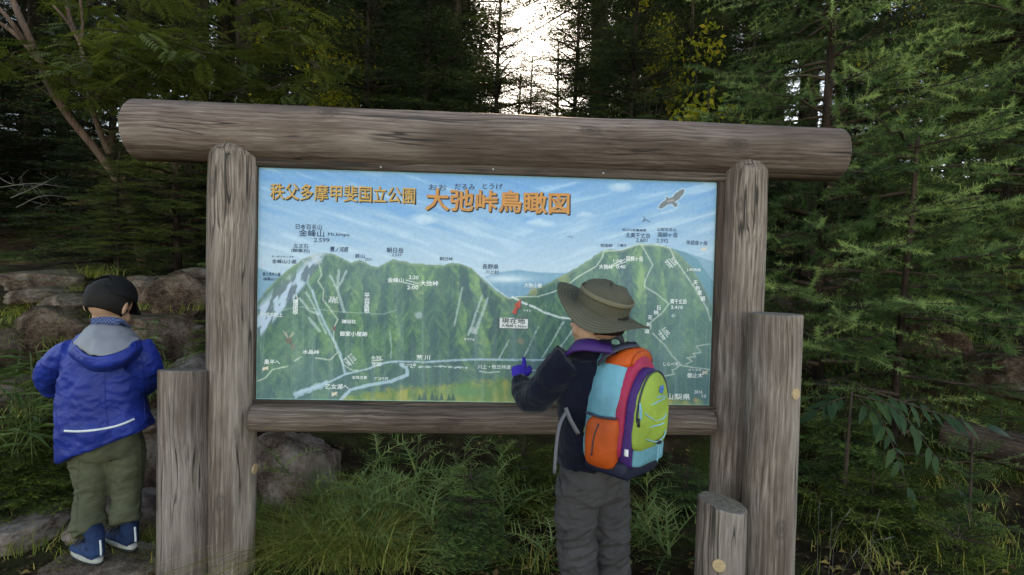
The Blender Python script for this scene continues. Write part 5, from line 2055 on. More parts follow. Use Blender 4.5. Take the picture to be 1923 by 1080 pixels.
def head_shapes(c, fwd, up, s=1.0):
    """skull, jaw, nose, ears and lips as overlapping closed shapes"""
    f = nrmv(fwd)
    u = nrmv(Vector(up) - f * Vector(up).dot(f))
    rt = f.cross(u)
    ax = (rt, f, u)
    c = Vector(c)

    def o(x, y, z):
        return c + (rt * x + f * y + u * z) * s
    sh = [ellipsoid(o(0, -0.008, 0.018), ax, np.array((0.073, 0.087, 0.083)) * s, 32, 24),
          ellipsoid(o(0, 0.022, -0.035), ax, np.array((0.058, 0.062, 0.062)) * s, 28, 20),
          ellipsoid(o(0, 0.060, -0.078), ax, np.array((0.022, 0.018, 0.016)) * s, 14, 10),
          ellipsoid(o(0, 0.086, -0.022), ax, np.array((0.011, 0.013, 0.010)) * s, 14, 10),
          ellipsoid(o(0, 0.080, -0.008), ax, np.array((0.007, 0.010, 0.018)) * s, 14, 10),
          ellipsoid(o(0, 0.076, -0.050), ax, np.array((0.020, 0.009, 0.005)) * s, 14, 8),
          ellipsoid(o(0, 0.075, -0.059), ax, np.array((0.017, 0.009, 0.005)) * s, 14, 8)]
    for sg in (-1, 1):
        sh.append(ellipsoid(o(sg * 0.038, 0.055, -0.030), ax, np.array((0.022, 0.020, 0.024)) * s, 14, 10))
        e = o(sg * 0.078, -0.010, -0.012)
        ea = (nrmv(rt * sg * 0.5 - f * 0.85), nrmv(rt * sg * 0.85 + f * 0.5), u)
        sh.append(ellipsoid(e, ea, np.array((0.019, 0.008, 0.028)) * s, 16, 12))
    return sh, o, ax


def ring_shell(c, axis, front, prof, nu=48, keep=None, wave=None):
    """surface of revolution: prof = list of (r, z, ) about axis; wave(theta, i) -> (dr, dz). theta=0 at front"""
    k = nrmv(axis)
    f = nrmv(Vector(front) - k * Vector(front).dot(k))
    s = k.cross(f)
    V, F = [], []
    n = len(prof)
    for i, (r, z) in enumerate(prof):
        for j in range(nu):
            th = 2 * math.pi * j / nu
            dr, dz = wave(th, i) if wave else (0, 0)
            V.append(tuple(Vector(c) + (f * math.cos(th) + s * math.sin(th)) * (r + dr) + k * (z + dz)))
    for i in range(n - 1):
        for j in range(nu):
            j2 = (j + 1) % nu
            if keep is None or keep(2 * math.pi * (j + 0.5) / nu, i):
                F.append((i * nu + j, i * nu + j2, (i + 1) * nu + j2, (i + 1) * nu + j))
    return V, F


def solid(me, th=0.002):
    o = bpy.data.objects.new('tmp', me)
    COL.objects.link(o)
    m = o.modifiers.new('s', 'SOLIDIFY')
    m.thickness = th
    m.offset = 0
    dg = bpy.context.evaluated_depsgraph_get()
    dg.update()
    out = bpy.data.meshes.new_from_object(o.evaluated_get(dg))
    bpy.data.objects.remove(o)
    return out


def ribbon(pts, width, thick, face, k=5):
    """flat strap along pts; face = direction its flat side looks to"""
    P = catmull([tuple(p) for p in pts], k)
    T = np.gradient(P, axis=0)
    T /= np.linalg.norm(T, axis=1)[:, None]
    V, F = [], []
    n = len(P)
    fc = np.array(tuple(face), float)
    for i in range(n):
        f_ = fc - T[i] * (fc @ T[i])
        f_ /= np.linalg.norm(f_) + 1e-9
        s = np.cross(T[i], f_)
        for a, b in ((-1, -1), (1, -1), (1, 1), (-1, 1)):
            V.append(P[i] + s * a * width / 2 + f_ * b * thick / 2)
    for i in range(n - 1):
        for j in range(4):
            j2 = (j + 1) % 4
            F.append((i * 4 + j, i * 4 + j2, (i + 1) * 4 + j2, (i + 1) * 4 + j))
    F.append((3, 2, 1, 0))
    F.append(tuple((n - 1) * 4 + j for j in range(4)))
    return V, F


def finger(pts, r):
    return tube(pts, [r * 1.05, r, r * 0.92, r * 0.75][:len(pts)] if len(pts) <= 4 else [r] * len(pts), 10, k=3)


def hand_shapes(wrist, d, palm_n, thumb, s=1.0, curl=0.6, point=False):
    """palm with four unequal fingers and a thumb. d: wrist to knuckles, palm_n: out of the palm, thumb: side the thumb is on"""
    d, pn = nrmv(d), nrmv(palm_n)
    pn = nrmv(pn - d * pn.dot(d))
    th = nrmv(Vector(thumb) - d * Vector(thumb).dot(d) - pn * Vector(thumb).dot(pn))
    w = Vector(wrist)
    sh = [tube([w - d * 0.02 * s, w + d * 0.012 * s, w + d * 0.042 * s, w + d * 0.056 * s], [(0.021 * s, 0.016 * s), (0.026 * s, 0.016 * s), (0.030 * s, 0.014 * s), (0.027 * s, 0.011 * s)], 16, side=th, k=3)]
    for i, (off, L) in enumerate(((0.021, 0.050), (0.007, 0.056), (-0.007, 0.052), (-0.020, 0.041))):
        b = w + d * 0.050 * s + th * off * s
        cu = curl
        if point:
            cu = 0.08 if i == 0 else 1.55
        pts = [b - d * 0.012 * s, b]
        ang, p = 0.0, b
        for seg in (0.42, 0.33, 0.27):
            ang += cu * (0.8 if seg > 0.4 else 1.0)
            p = p + (d * math.cos(ang) + pn * math.sin(ang) + th * off * 1.2) * L * s * seg
            pts.append(p)
        sh.append(tube(pts, [0.0075 * s, 0.0078 * s, 0.0072 * s, 0.0067 * s, 0.0055 * s], 10, k=3))
    b = w + d * 0.014 * s + th * 0.020 * s
    sh.append(tube([b - th * 0.01 * s, b + th * 0.012 * s + d * 0.012 * s + pn * 0.004 * s, b + th * 0.020 * s + d * 0.032 * s + pn * 0.010 * s, b + th * 0.019 * s + d * 0.047 * s + pn * 0.014 * s], [0.010 * s, 0.0095 * s, 0.0082 * s, 0.006 * s], 10, k=3))
    return sh


def folds(V, N, amp, sx, sy, sz, seed=0.0):
    return amp * (fbm(V * np.array([sx, sy, sz]) + seed, 3))


def shoe(root, label, toe_dir, heel, L=0.195):
    """heel = ground point under the back of the shoe"""
    d = nrmv((toe_dir[0], toe_dir[1], 0))
    s = Vector((-d.y, d.x, 0))
    h = Vector(heel)

    def o(x, y, z):
        return h + d * x * L + s * y * L + Vector((0, 0, z * L))
    up = [tube([o(0.04, 0, .16), o(.2, 0, .22), o(.45, 0, .23), o(.7, 0, .20), o(.9, 0, .17), o(.985, 0, .14)], [(.12 * L, .10 * L), (.165 * L, .17 * L), (.175 * L, .17 * L), (.20 * L, .12 * L), (.17 * L, .08 * L), (.09 * L, .05 * L)], 20, side=s, k=4),
          tube([o(.14, 0, .2), o(.16, 0, .42), o(.15, 0, .60)], [(.15 * L, .17 * L), (.155 * L, .165 * L), (.16 * L, .17 * L)], 20, side=s, k=3)]
    me = remesh(up, 0.004, 8)
    u_ = link('shoe', me, M['shoe_blue'], root)
    out = []
    for a in np.linspace(0, 2 * math.pi, 40, endpoint=False):
        x = 0.49 + 0.52 * math.cos(a)
        y = (0.175 + 0.03 * math.cos(a)) * math.copysign(abs(math.sin(a)) ** 0.75, math.sin(a))
        out.append((x, y))
    for nm, z0, z1, ex, mt in (('midsole', 0.05, 0.145, 1.0, 'sole_grey'), ('outsole', 0.0, 0.06, 1.03, 'rubber')):
        V, F = [], []
        n = len(out)
        for z, k_ in ((z0, 0.97), (z0 + .015, 1.0), (z1 - .015, 1.0), (z1, 0.96)):
            for x, y in out:
                rise = 0.06 * max(0, x - 0.75) ** 1.5 * 4 + 0.03 * math.sin(x * 9) * (nm == 'midsole') * (z > 0.1)
                V.append(tuple(o(0.49 + (x - .49) * k_ * ex, y * k_ * ex, z + rise)))
        for i in range(3):
            for j in range(n):
                j2 = (j + 1) % n
                F.append((i * n + j, i * n + j2, (i + 1) * n + j2, (i + 1) * n + j))
        F.append(tuple(range(n - 1, -1, -1)))
        F.append(tuple(3 * n + j for j in range(n)))
        link(nm, mesh_vf(nm, V, F), M[mt], u_)
    v, f = ribbon([o(-0.06, 0, .22), o(-.045, 0, .38), o(-.02, 0, .52)], .035 * L, .02 * L, -d)
    link('heel_tab', mesh_vf('heel_tab', v, f), M['reflective'], u_)
    for x in (.42, .55, .66):
        v, f = ribbon([o(x, -.17, .27), o(x + .02, -.10, .36), o(x + .02, 0, .40), o(x + .02, .10, .36), o(x, .17, .27)], .05 * L, .015 * L, (0, 0, 1))
        link('lace', mesh_vf('lace', v, f), M['rubber'], u_)


# ---------------- child in the blue jacket
LF = nrmv((0.06, 1.0, 0))
LR = nrmv((1.0, -0.06, 0))
hd = at(206, 573, 2.23)
lf_foot = at(187, 1056, 2.20)
rt_foot = at(252, 1030, 2.28)
kid = empty('person', ((lf_foot.x + rt_foot.x) / 2, 2.27, min(lf_foot.z, rt_foot.z)))
tag(kid, 'child in bright blue hooded rain jacket, black cap and olive trousers seen from behind', 'person')
hs, ho, hax = head_shapes(hd, (0.05, 0.90, -0.44), (0.08, 0.35, 1), 0.97)
wl, wr_ = at(135, 735, 2.44), at(252, 733, 2.40)
body = hs + [tube(A((206, 600, 2.24), (203, 635, 2.245), (198, 665, 2.25), (194, 740, 2.25), (196, 830, 2.26), (198, 862, 2.26)), [(.042, .045), (.046, .046), (.105, .06), (.10, .07), (.085, .065), (.07, .055)], 20, side=LR, k=3)]
for sh_, el, wr in ((at(134, 672, 2.23), at(92, 712, 2.30), wl), (at(256, 660, 2.23), at(275, 704, 2.27), wr_)):
    body.append(tube([sh_, el, wr], [.038, .032, .024], 14, k=5))
body += hand_shapes(wl, (0.6, 0.8, 0.1), (0.5, -0.3, 0.8), (0.3, 0.5, 0.9), 0.9, 0.6)
body += hand_shapes(wr_, (-0.35, 0.9, -0.1), (-0.7, -0.3, 0.5), (-0.2, 0.3, 1), 0.9, 0.6)
toe = nrmv((-0.86, 0.50, 0))
LEGL = A((168, 850, 2.26), (173, 920, 2.27), (168, 980, 2.25)) + [lf_foot + toe * 0.035 + Vector((0, 0, 0.10))]
LEGR = A((232, 835, 2.28), (237, 905, 2.30), (236, 960, 2.30)) + [rt_foot + toe * 0.035 + Vector((0, 0, 0.10))]
for lg in (LEGL, LEGR):
    body.append(tube(lg, [.050, .040, .032, .022], 16, k=4))
for lg, ft in ((LEGL, lf_foot), (LEGR, rt_foot)):
    a_ = Vector((ft.x, ft.y, ft.z + 0.05))
    body.append(tube([lg[-1], a_ + toe * 0.045, a_ + toe * 0.10 - Vector((0, 0, 0.012)), a_ + toe * 0.15 - Vector((0, 0, 0.015))], [.022, .020, .020, .012], 12, k=3))
link('body', remesh(body, 0.0042, 3), M['skin'], kid)
for sg in (-1, 1):
    link('eye', mesh_vf('eye', *ellipsoid(ho(sg * 0.030, 0.074, -0.004), hax, (0.010, 0.006, 0.006), 14, 10)), M['hair'], kid)
# jacket
jt = [tube(A((206, 612, 2.235), (203, 630, 2.24), (198, 652, 2.245), (194, 690, 2.25), (191, 750, 2.255), (194, 800, 2.26), (198, 829, 2.265)),
           [(.055, .058), (.075, .07), (.128, .085), (.152, .108), (.162, .122), (.172, .132), (.174, .134)], 40, side=LR, k=4)]
jt.append(tube(A((142, 660, 2.23), (110, 680, 2.25), (92, 710, 2.30), (110, 728, 2.38), (130, 735, 2.43)), [.056, .054, .050, .044, .038], 24, k=5))
jt.append(tube(A((252, 655, 2.23), (268, 678, 2.24), (275, 705, 2.28), (264, 724, 2.35), (252, 733, 2.39)), [.062, .060, .054, .046, .040], 24, k=5))
me = remesh(jt, 0.0055, 5)
V, N = get_vn(me)
zt, zh = at(196, 740, 2.26).z, at(196, 830, 2.26).z
wgt = np.clip((zt - V[:, 2]) / (zt - zh), 0, 1.1)
xc = at(194, 800, 2.26).x
cen = np.abs(V[:, 0] - xc) < 0.21
V[:, 2] += 0.30 * (V[:, 0] - xc) * wgt * cen
ang = np.arctan2(V[:, 0] - xc, -(V[:, 1] - 2.26))
low = np.clip((at(196, 640, 2.25).z - V[:, 2]) / 0.25, 0, 1)
f1 = 0.009 * low * np.sin(ang * 6.0 + 2.0 * fbm(V * np.array([2, 2, 5.0]), 2)) * (0.5 + 0.8 * fbm(V * 4 + 3, 2))
f2 = 0.011 * fbm(np.stack([V[:, 0] * 9 + V[:, 2] * 7, V[:, 1] * 9, V[:, 2] * 20 - V[:, 0] * 9], -1), 3)
f3 = 0.005 * (0.4 - np.abs(fbm(np.stack([V[:, 0] * 16 + V[:, 2] * 10, V[:, 1] * 16, V[:, 2] * 22 - V[:, 0] * 12], -1), 3)))
f4 = 0.006 * (0.35 - np.abs(fbm(np.stack([V[:, 0] * 10 - V[:, 2] * 8, V[:, 1] * 10, V[:, 2] * 30 + V[:, 0] * 16], -1) + 31, 3)))
set_v(me, V + N * (f1 + f2 * 0.8 + f3 * 1.4 + f4)[:, None])
jacket = link('jacket', me, M['blue_shell'], kid)


def surf_strip(pxs, Y0, target, width, mat, name, parent, off=0.0025, k=6):
    """a narrow strip lying on a mesh, found by shooting rays from the camera at picture points"""
    from mathutils.bvhtree import BVHTree
    bv = BVHTree.FromPolygons([v.co[:] for v in target.vertices], [tuple(p.vertices) for p in target.polygons])
    P = catmull(np.array(pxs, float), k)
    out, ns = [], []
    for x, y in P:
        d = ray(x, y).normalized()
        loc, nr, idx, dist = bv.ray_cast(CAM, d)
        if loc is not None:
            out.append(np.array(loc) + np.array(nr) * off)
            ns.append(np.array(nr))
    if len(out) < 2:
        print('strip missed', name)
        return None
    V_, F_ = [], []
    for i in range(len(out)):
        tg = out[min(i + 1, len(out) - 1)] - out[max(i - 1, 0)]
        s = np.cross(tg / (np.linalg.norm(tg) + 1e-9), ns[i])
        V_ += [out[i] - s * width / 2, out[i] + s * width / 2, out[i] + s * width / 2 - ns[i] * 0.004, out[i] - s * width / 2 - ns[i] * 0.004]
    for i in range(len(out) - 1):
        for j in range(4):
            j2 = (j + 1) % 4
            F_.append((i * 4 + j, i * 4 + j2, (i + 1) * 4 + j2, (i + 1) * 4 + j))
    return link(name, mesh_vf(name, V_, F_), mat, parent)


surf_strip([(121, 809), (150, 810), (190, 806), (225, 798), (252, 787)], 2.1, me, 0.008, M['reflective'], 'reflective_strip', jacket)
for xs_ in ([(114, 655), (106, 700), (104, 760), (112, 830)], [(262, 650), (268, 690), (270, 750), (274, 795)], [(196, 700), (198, 760), (205, 820)]):
    surf_strip(xs_, 2.1, me, 0.003, M['blue_shell'], 'seam', jacket, 0.0015)
surf_strip([(112, 840), (150, 846), (200, 838), (245, 820), (279, 797)], 2.1, me, 0.004, M['blue_shell'], 'hem_seam', jacket, 0.002)
# hood


def loft_curves(curves, ku=5, kv=4, wr=0.004, seed=0.0):
    rows = [catmull([tuple(at(*p)) for p in c], ku) for c in curves]
    G = np.array(rows)
    G = np.array([catmull(G[:, j], kv) for j in range(G.shape[1])]).transpose(1, 0, 2)
    nr, nc = G.shape[:2]
    V_ = G.reshape(-1, 3)
    V_ = V_ + wr * np.stack([fbm(V_ * 18 + seed, 3), fbm(V_ * 18 + seed + 9, 3), fbm(V_ * 18 + seed + 21, 3)], -1)
    F_ = [(i * nc + j, i * nc + j + 1, (i + 1) * nc + j + 1, (i + 1) * nc + j) for i in range(nr - 1) for j in range(nc - 1)]
    return mesh_vf('loft', V_, F_)


c0 = [(160, 616, 2.26), (172, 608, 2.18), (195, 610, 2.14), (222, 612, 2.15), (243, 616, 2.20), (250, 622, 2.26)]
c1 = [(148, 632, 2.24), (158, 628, 2.13), (185, 640, 2.07), (220, 640, 2.08), (248, 634, 2.15), (258, 634, 2.24)]
c2 = [(136, 640, 2.23), (140, 648, 2.11), (172, 669, 2.03), (218, 662, 2.04), (255, 640, 2.12), (266, 640, 2.23)]
c3 = [(132, 650, 2.23), (134, 666, 2.11), (170, 688, 2.035), (222, 683, 2.04), (262, 655, 2.12), (270, 652, 2.23)]
c4 = [(140, 662, 2.23), (148, 682, 2.15), (178, 698, 2.10), (222, 695, 2.10), (256, 672, 2.15), (264, 664, 2.23)]
c5 = [(150, 668, 2.25), (158, 684, 2.18), (182, 694, 2.17), (220, 692, 2.17), (250, 676, 2.18), (256, 668, 2.25)]
hood = link('hood', solid(loft_curves([c2, c3, c4, c5], 6, 5, 0.008, 2.0), 0.003), M['blue_shell'], kid)
link('hood_lining', solid(loft_curves([c0, c1, c2], 6, 6, 0.012, 5.0), 0.003), M['grey_lining'], hood)
cb = [np.array(p) for p in A((172, 606, 2.19), (196, 603, 2.15), (222, 606, 2.16), (240, 612, 2.21))]
link('shirt_collar', mesh_vf('shirt_collar', *ribbon(cb, 0.034, 0.006, (0, -1, 0.1), 8)), M['plaid'], kid)
# trousers
tr = [tube(A((196, 790, 2.265), (197, 825, 2.265), (199, 850, 2.27)), [(.13, .10), (.138, .105), (.12, .09)], 30, side=LR, k=3)]
tr.append(tube(A((166, 845, 2.255), (171, 880, 2.26), (173, 920, 2.27), (168, 955, 2.265), (167, 985, 2.25), (170, 1000, 2.24)), [.074, .070, .060, .056, .058, .052], 26, k=4))
tr.append(tube(A((232, 830, 2.28), (237, 865, 2.29), (238, 905, 2.30), (237, 940, 2.31), (236, 965, 2.30), (237, 978, 2.295)), [.074, .068, .058, .053, .055, .050], 26, k=4))
me = remesh(tr, 0.0055, 5)
zk = at(170, 900, 2.27).z


def pant_folds(V, N, zk, zb):
    lowz = np.clip((zk - V[:, 2]) / max(1e-3, zk - zb), 0, 1)
    a = 0.004 + 0.010 * lowz ** 1.6
    w = fbm(np.stack([V[:, 0] * 9 + V[:, 2] * 12, V[:, 1] * 9, V[:, 2] * 26 - V[:, 0] * 14], -1) + 3, 3)
    f = 1 - 2.2 * np.abs(w)
    return a * (f - 0.3) * 1.3 + 0.007 * fbm(V * np.array([14, 14, 7.0]) + 8, 3)


displace(me, lambda V, N: pant_folds(V, N, zk, at(170, 1010, 2.27).z))
trs = link('trousers', me, M['olive'], kid)
for xs_ in ([(148, 860), (146, 920), (142, 1000)], [(262, 830), (264, 900), (258, 980)], [(208, 855), (206, 880)]):
    surf_strip(xs_, 2.2, me, 0.0022, M['olive'], 'seam', trs, 0.0012)
for nm, ft in (('l', lf_foot), ('r', rt_foot)):
    shoe(kid, nm, toe, ft - toe * 0.0 + Vector((0, 0, -0.012)))
for lg, ft in ((LEGL, lf_foot), (LEGR, rt_foot)):
    link('sock', mesh_vf('sock', *tube([ft + toe * 0.04 + Vector((0, 0, 0.05)), lg[3], lg[3] * 0.5 + lg[2] * 0.5], [.033, .033, .036], 16, k=3)), M['shoe_blue'], kid)
# hair and cap
hc = ho(0, -0.012, 0.018)
kup, kf = hax[2], hax[1]


def hair_mesh(ho_, hax_, s, cut, seed=0):
    V_, F_ = ellipsoid(ho_(0, -0.010, 0.018), hax_, np.array((0.079, 0.092, 0.088)) * s, 40, 30)
    c_ = np.array(ho_(0, -0.010, 0.018))
    q = V_ - c_
    fw_ = q @ np.array(hax_[1])
    up_ = q @ np.array(hax_[2])
    V_ = V_ + (q / np.linalg.norm(q, axis=1)[:, None]) * (0.0025 * fbm(V_ * np.array([90, 90, 30.0]) + seed, 2))[:, None]
    keep = [f for f in F_ if cut(np.mean(fw_[list(f)]), np.mean(up_[list(f)]))]
    return mesh_vf('hair', V_, keep)


me = hair_mesh(ho, hax, 0.97, lambda f, u: (f < 0.02 and u > -0.058) or u > 0.02)
link('hair', solid(me, 0.006), M['hair'], kid)
capc = ho(0, -0.008, 0.030)
cax = nrmv(kup * 1.0 - kf * 0.02)
prof = [(0.0865 * math.cos(a) + 0.001, 0.088 * math.sin(a)) for a in np.linspace(-0.06, 1.50, 22)] + [(0.002, 0.0885)]


def cap_keep(th, i):
    da = abs((th - math.pi + math.pi) % (2 * math.pi) - math.pi)
    z = prof[i][1]
    return not (da < 0.62 and 0.016 < z < 0.016 + 0.050 * math.sqrt(max(0, 1 - (da / 0.62) ** 2)))


V_, F_ = ring_shell(capc, cax, kf, prof, 72, cap_keep)
cap = link('cap', solid(mesh_vf('cap', V_, F_), 0.0025), M['black_cap'], kid)
cf = nrmv(kf - cax * kf.dot(cax))
cs = cax.cross(cf)
V_, F_ = [], []
for i in range(9):
    rr = i / 8
    for j in range(21):
        a = (j / 20 - 0.5) * 2.0
        r_ = 0.086 + rr * 0.068 * (math.cos(a * 0.85) ** 0.6)
        V_.append(tuple(capc + cf * math.cos(a) * r_ + cs * math.sin(a) * (0.086 + rr * 0.004) + cax * (0.004 - rr * 0.018 - 0.020 * (a * a) * rr)))
for i in range(8):
    for j in range(20):
        F_.append((i * 21 + j, i * 21 + j + 1, (i + 1) * 21 + j + 1, (i + 1) * 21 + j))
link('bill', solid(mesh_vf('bill', V_, F_), 0.003), M['black_cap'], cap)
link('button', mesh_vf('button', *ellipsoid(capc + cax * 0.0895, (cf, cs, cax), (0.007, 0.007, 0.004), 14, 8)), M['black_cap'], cap)

# ---------------- child with sun hat, pointing
RF = nrmv((-0.72, 0.70, 0))
RR = nrmv((0.70, 0.72, 0))
RB = -RF
kid2 = empty('person', (at(1112, 900, 1.95).x, 1.95, 0.0))
tag(kid2, 'child in wide brimmed hat and navy fleece pointing at the map with a violet glove', 'person')
hd2 = at(1122, 604, 1.90)
hs2, ho2, hax2 = head_shapes(hd2, (-0.88, 0.46, 0.06), (0.05, -0.05, 1), 0.98)
TOR = A((1120, 628, 1.905), (1118, 648, 1.91), (1114, 676, 1.92), (1110, 740, 1.92), (1109, 830, 1.93), (1111, 885, 1.94))
w2 = at(977, 711, 2.09)
w3 = at(1160, 800, 2.16)
ARM = A((1066, 686, 1.845), (1030, 722, 1.87), (1003, 752, 1.93), (986, 738, 2.01)) + [w2]
ARM2 = A((1160, 686, 1.99), (1182, 735, 2.05), (1185, 780, 2.10)) + [w3]
body = hs2 + [tube(TOR, [(.042, .044), (.046, .046), (.100, .060), (.100, .07), (.095, .07), (.080, .065)], 20, side=RR, k=3)]
body.append(tube(ARM, [.040, .036, .032, .028, .022], 14, k=4))
body.append(tube(ARM2, [.040, .035, .030, .022], 14, k=4))
pd = nrmv(at(971, 664, 2.19) - at(975, 700, 2.12))
hand_l = hand_shapes(w2, pd, (0.05, 0.95, -0.2), (1, 0, 0), 0.98, 0.5, True)
body += hand_l
body += hand_shapes(w3, (-0.75, 0.45, 0.1), (-0.3, -0.4, 0.8), (0, 0.5, 0.8), 0.95, 0.7)
LG1 = A((1084, 905, 1.91), (1083, 1005, 1.93), (1087, 1090, 1.96), (1090, 1160, 1.97))
LG2 = A((1142, 905, 1.97), (1148, 1005, 1.98), (1150, 1090, 2.01), (1150, 1150, 2.02))
for lg in (LG1, LG2):
    body.append(tube(lg, [.048, .040, .034, .026], 16, k=4))
    a_ = Vector((lg[-1].x, lg[-1].y, lg[-1].z - 0.035))
    body.append(tube([lg[-1], a_ + RF * 0.03, a_ + RF * 0.10, a_ + RF * 0.13], [.022, .020, .018, .012], 12, k=3))
link('body', remesh(body, 0.0042, 3), M['skin'], kid2)
for sg in (-1, 1):
    link('eye', mesh_vf('eye', *ellipsoid(ho2(sg * 0.030, 0.075, -0.004), hax2, (0.010, 0.006, 0.006), 14, 10)), M['hair'], kid2)
me = hair_mesh(ho2, hax2, 0.98, lambda f, u: (f < 0.0 and u > -0.052) or (f < 0.030 and u > -0.020) or u > 0.03, 4)
link('hair', solid(me, 0.005), M['hair'], kid2)
fl_ = [tube(A((1112, 632, 1.905), (1114, 645, 1.91), (1113, 655, 1.915), (1112, 672, 1.92), (1110, 735, 1.925), (1108, 800, 1.93), (1109, 850, 1.935), (1109, 868, 1.935)),
            [(.055, .058), (.062, .062), (.088, .072), (.128, .088), (.132, .102), (.126, .102), (.124, .102), (.120, .100)], 36, side=RR, k=4)]
fl_.append(tube(A((1072, 676, 1.85), (1036, 712, 1.868), (1004, 750, 1.93), (985, 740, 2.01)) + [at(978, 716, 2.075)], [.062, .058, .052, .044, .036], 26, k=5))
fl_.append(tube(A((1155, 676, 1.98), (1182, 730, 2.05), (1185, 780, 2.10)) + [w3], [.058, .054, .048, .038], 26, k=5))
me = remesh(fl_, 0.0055, 5)
displace(me, lambda V, N: 0.010 * fbm(np.stack([V[:, 0] * 14 + V[:, 2] * 9, V[:, 1] * 14, V[:, 2] * 18 - V[:, 0] * 8], -1), 3) + 0.002 * fbm(V * 55, 2))
fleece = link('fleece_jacket', me, M['navy_fleece'], kid2)
gl = remesh(hand_l, 0.0024, 3)
displace(gl, lambda V, N: 0.0016 + 0.0006 * fbm(V * 120, 2))
glove = link('glove', gl, M['glove'], kid2)
# trousers
tr = [tube(A((1109, 850, 1.935), (1111, 890, 1.94), (1113, 925, 1.945)), [(.116, .096), (.122, .102), (.108, .095)], 30, side=RR, k=3)]
tr.append(tube(A((1084, 900, 1.91), (1083, 950, 1.92), (1083, 1005, 1.93), (1086, 1075, 1.955), (1090, 1155, 1.97)), [.072, .068, .062, .058, .056], 26, k=4))
tr.append(tube(A((1142, 900, 1.97), (1146, 950, 1.975), (1148, 1005, 1.98), (1150, 1075, 2.0), (1150, 1150, 2.02)), [.072, .068, .062, .058, .056], 26, k=4))
me = remesh(tr, 0.0055, 5)
zk2 = at(1085, 960, 1.93).z
displace(me, lambda V, N: pant_folds(V, N, zk2 + 0.1, zk2 - 0.35) * 1.5)
trs = link('trousers', me, M['grey_trousers'], kid2)
surf_strip([(1053, 905), (1054, 960), (1058, 1075)], 1.8, me, 0.0022, M['grey_trousers'], 'seam', trs, 0.0012)
surf_strip([(1049, 880), (1052, 905), (1056, 930)], 1.8, me, 0.004, M['rubber'], 'pocket_zip', trs, 0.0012)
for lg in (LG1, LG2):
    shoe(kid2, 'x', RF, Vector((lg[-1].x, lg[-1].y, 0.0)) - RF * 0.02)
# hat
hax_ = nrmv((0.30, -0.30, 1))
hcen = at(1130, 581, 1.895)
hfr = Vector((-0.9, 0.4, 0))
prof = [(0.168, 0), (0.163, 0.001), (0.152, 0.0), (0.135, 0.0), (0.115, 0.0), (0.098, 0.002), (0.090, 0.006), (0.0885, 0.016), (0.0885, 0.03), (0.087, 0.044), (0.086, 0.055), (0.083, 0.064), (0.074, 0.076), (0.058, 0.085), (0.038, 0.090), (0.015, 0.092), (0.001, 0.092)]


def hat_wave(th, i):
    if i > 6:
        w_ = 0.003 * math.sin(th * 5 + i) if i > 9 else 0.0
        return (w_, w_)
    e = (prof[i][0] - 0.090) / 0.088
    # front turned up a little, near side hanging, back dropping
    dz = e * (0.012 * math.cos(th) - 0.018 * math.sin(th) ** 2 + 0.022 * math.cos(2 * th + 0.5) + 0.008 * math.sin(3 * th))
    return (-0.024 * e * abs(math.sin(th)) + 0.004 * e * math.sin(4 * th), dz)


V_, F_ = ring_shell(hcen, hax_, hfr, prof, 96, None, hat_wave)
hat = link('sun_hat', solid(mesh_vf('sun_hat', V_, F_), 0.0028), M['hat'], kid2)
pb = [(0.0905, 0.046), (0.0912, 0.050), (0.0912, 0.056), (0.0885, 0.061)]
V_, F_ = ring_shell(hcen, hax_, hfr, pb, 96)
link('hat_band', solid(mesh_vf('hat_band', V_, F_), 0.003), M['hat_band'], hat)
for e in (0.105, 0.118, 0.131, 0.144, 0.157):
    i0 = max(1, min(4, int((0.178 - e) / 0.02)))
    f_ = nrmv(hfr - hax_ * hfr.dot(hax_))
    s_ = hax_.cross(f_)
    pts = []
    for th in np.linspace(0, 2 * math.pi, 73):
        ee = (e - 0.090) / 0.088
        dr = -0.024 * ee * abs(math.sin(th)) + 0.004 * ee * math.sin(4 * th)
        dz = ee * (0.012 * math.cos(th) - 0.018 * math.sin(th) ** 2 + 0.022 * math.cos(2 * th + 0.5) + 0.008 * math.sin(3 * th))
        pts.append(hcen + (f_ * math.cos(th) + s_ * math.sin(th)) * (e + dr) + hax_ * (dz + 0.0014))
    link('stitching', mesh_vf('stitching', *tube(pts, [0.0009] * len(pts), 5, k=1)), M['hat_band'], hat)
cp = [hcen + (nrmv(hfr - hax_ * hfr.dot(hax_)) * math.cos(a) + hax_.cross(nrmv(hfr - hax_ * hfr.dot(hax_))) * math.sin(a)) * 0.0915 + hax_ * (0.010 + 0.006 * math.sin(a * 2)) for a in np.linspace(0, 6.2832, 40)]
link('hat_cord', mesh_vf('hat_cord', *tube(cp, [0.0022] * 40, 6, k=1)), M['hat'], hat)

# ---------------- backpack
BP = {}
for k, v in dict(aqua=(0.12, 0.36, 0.46), orange=(0.60, 0.085, 0.012), pink=(0.42, 0.022, 0.075), purple=(0.055, 0.016, 0.135), lime=(0.31, 0.42, 0.065), slate=(0.040, 0.042, 0.062), navy=(0.010, 0.012, 0.034), cord=(0.22, 0.50, 0.66), web=(0.16, 0.15, 0.17), teal=(0.11, 0.33, 0.40), logo=(0.06, 0.22, 0.62)).items():
    BP[k] = cloth_mat('backpack_' + k, tuple(x * 0.85 for x in v), 700, 0.8, 0.6, 0.14, 26, 0.3)
po = at(1133, 864, 1.885)
po = Vector((po.x, po.y, po.z))
TILT = 0.02


def bp(x, y, z):
    z *= 0.93
    return po + RR * (x + TILT * z) + RB * (y + 0.03 * z) + Vector((0, 0, z))


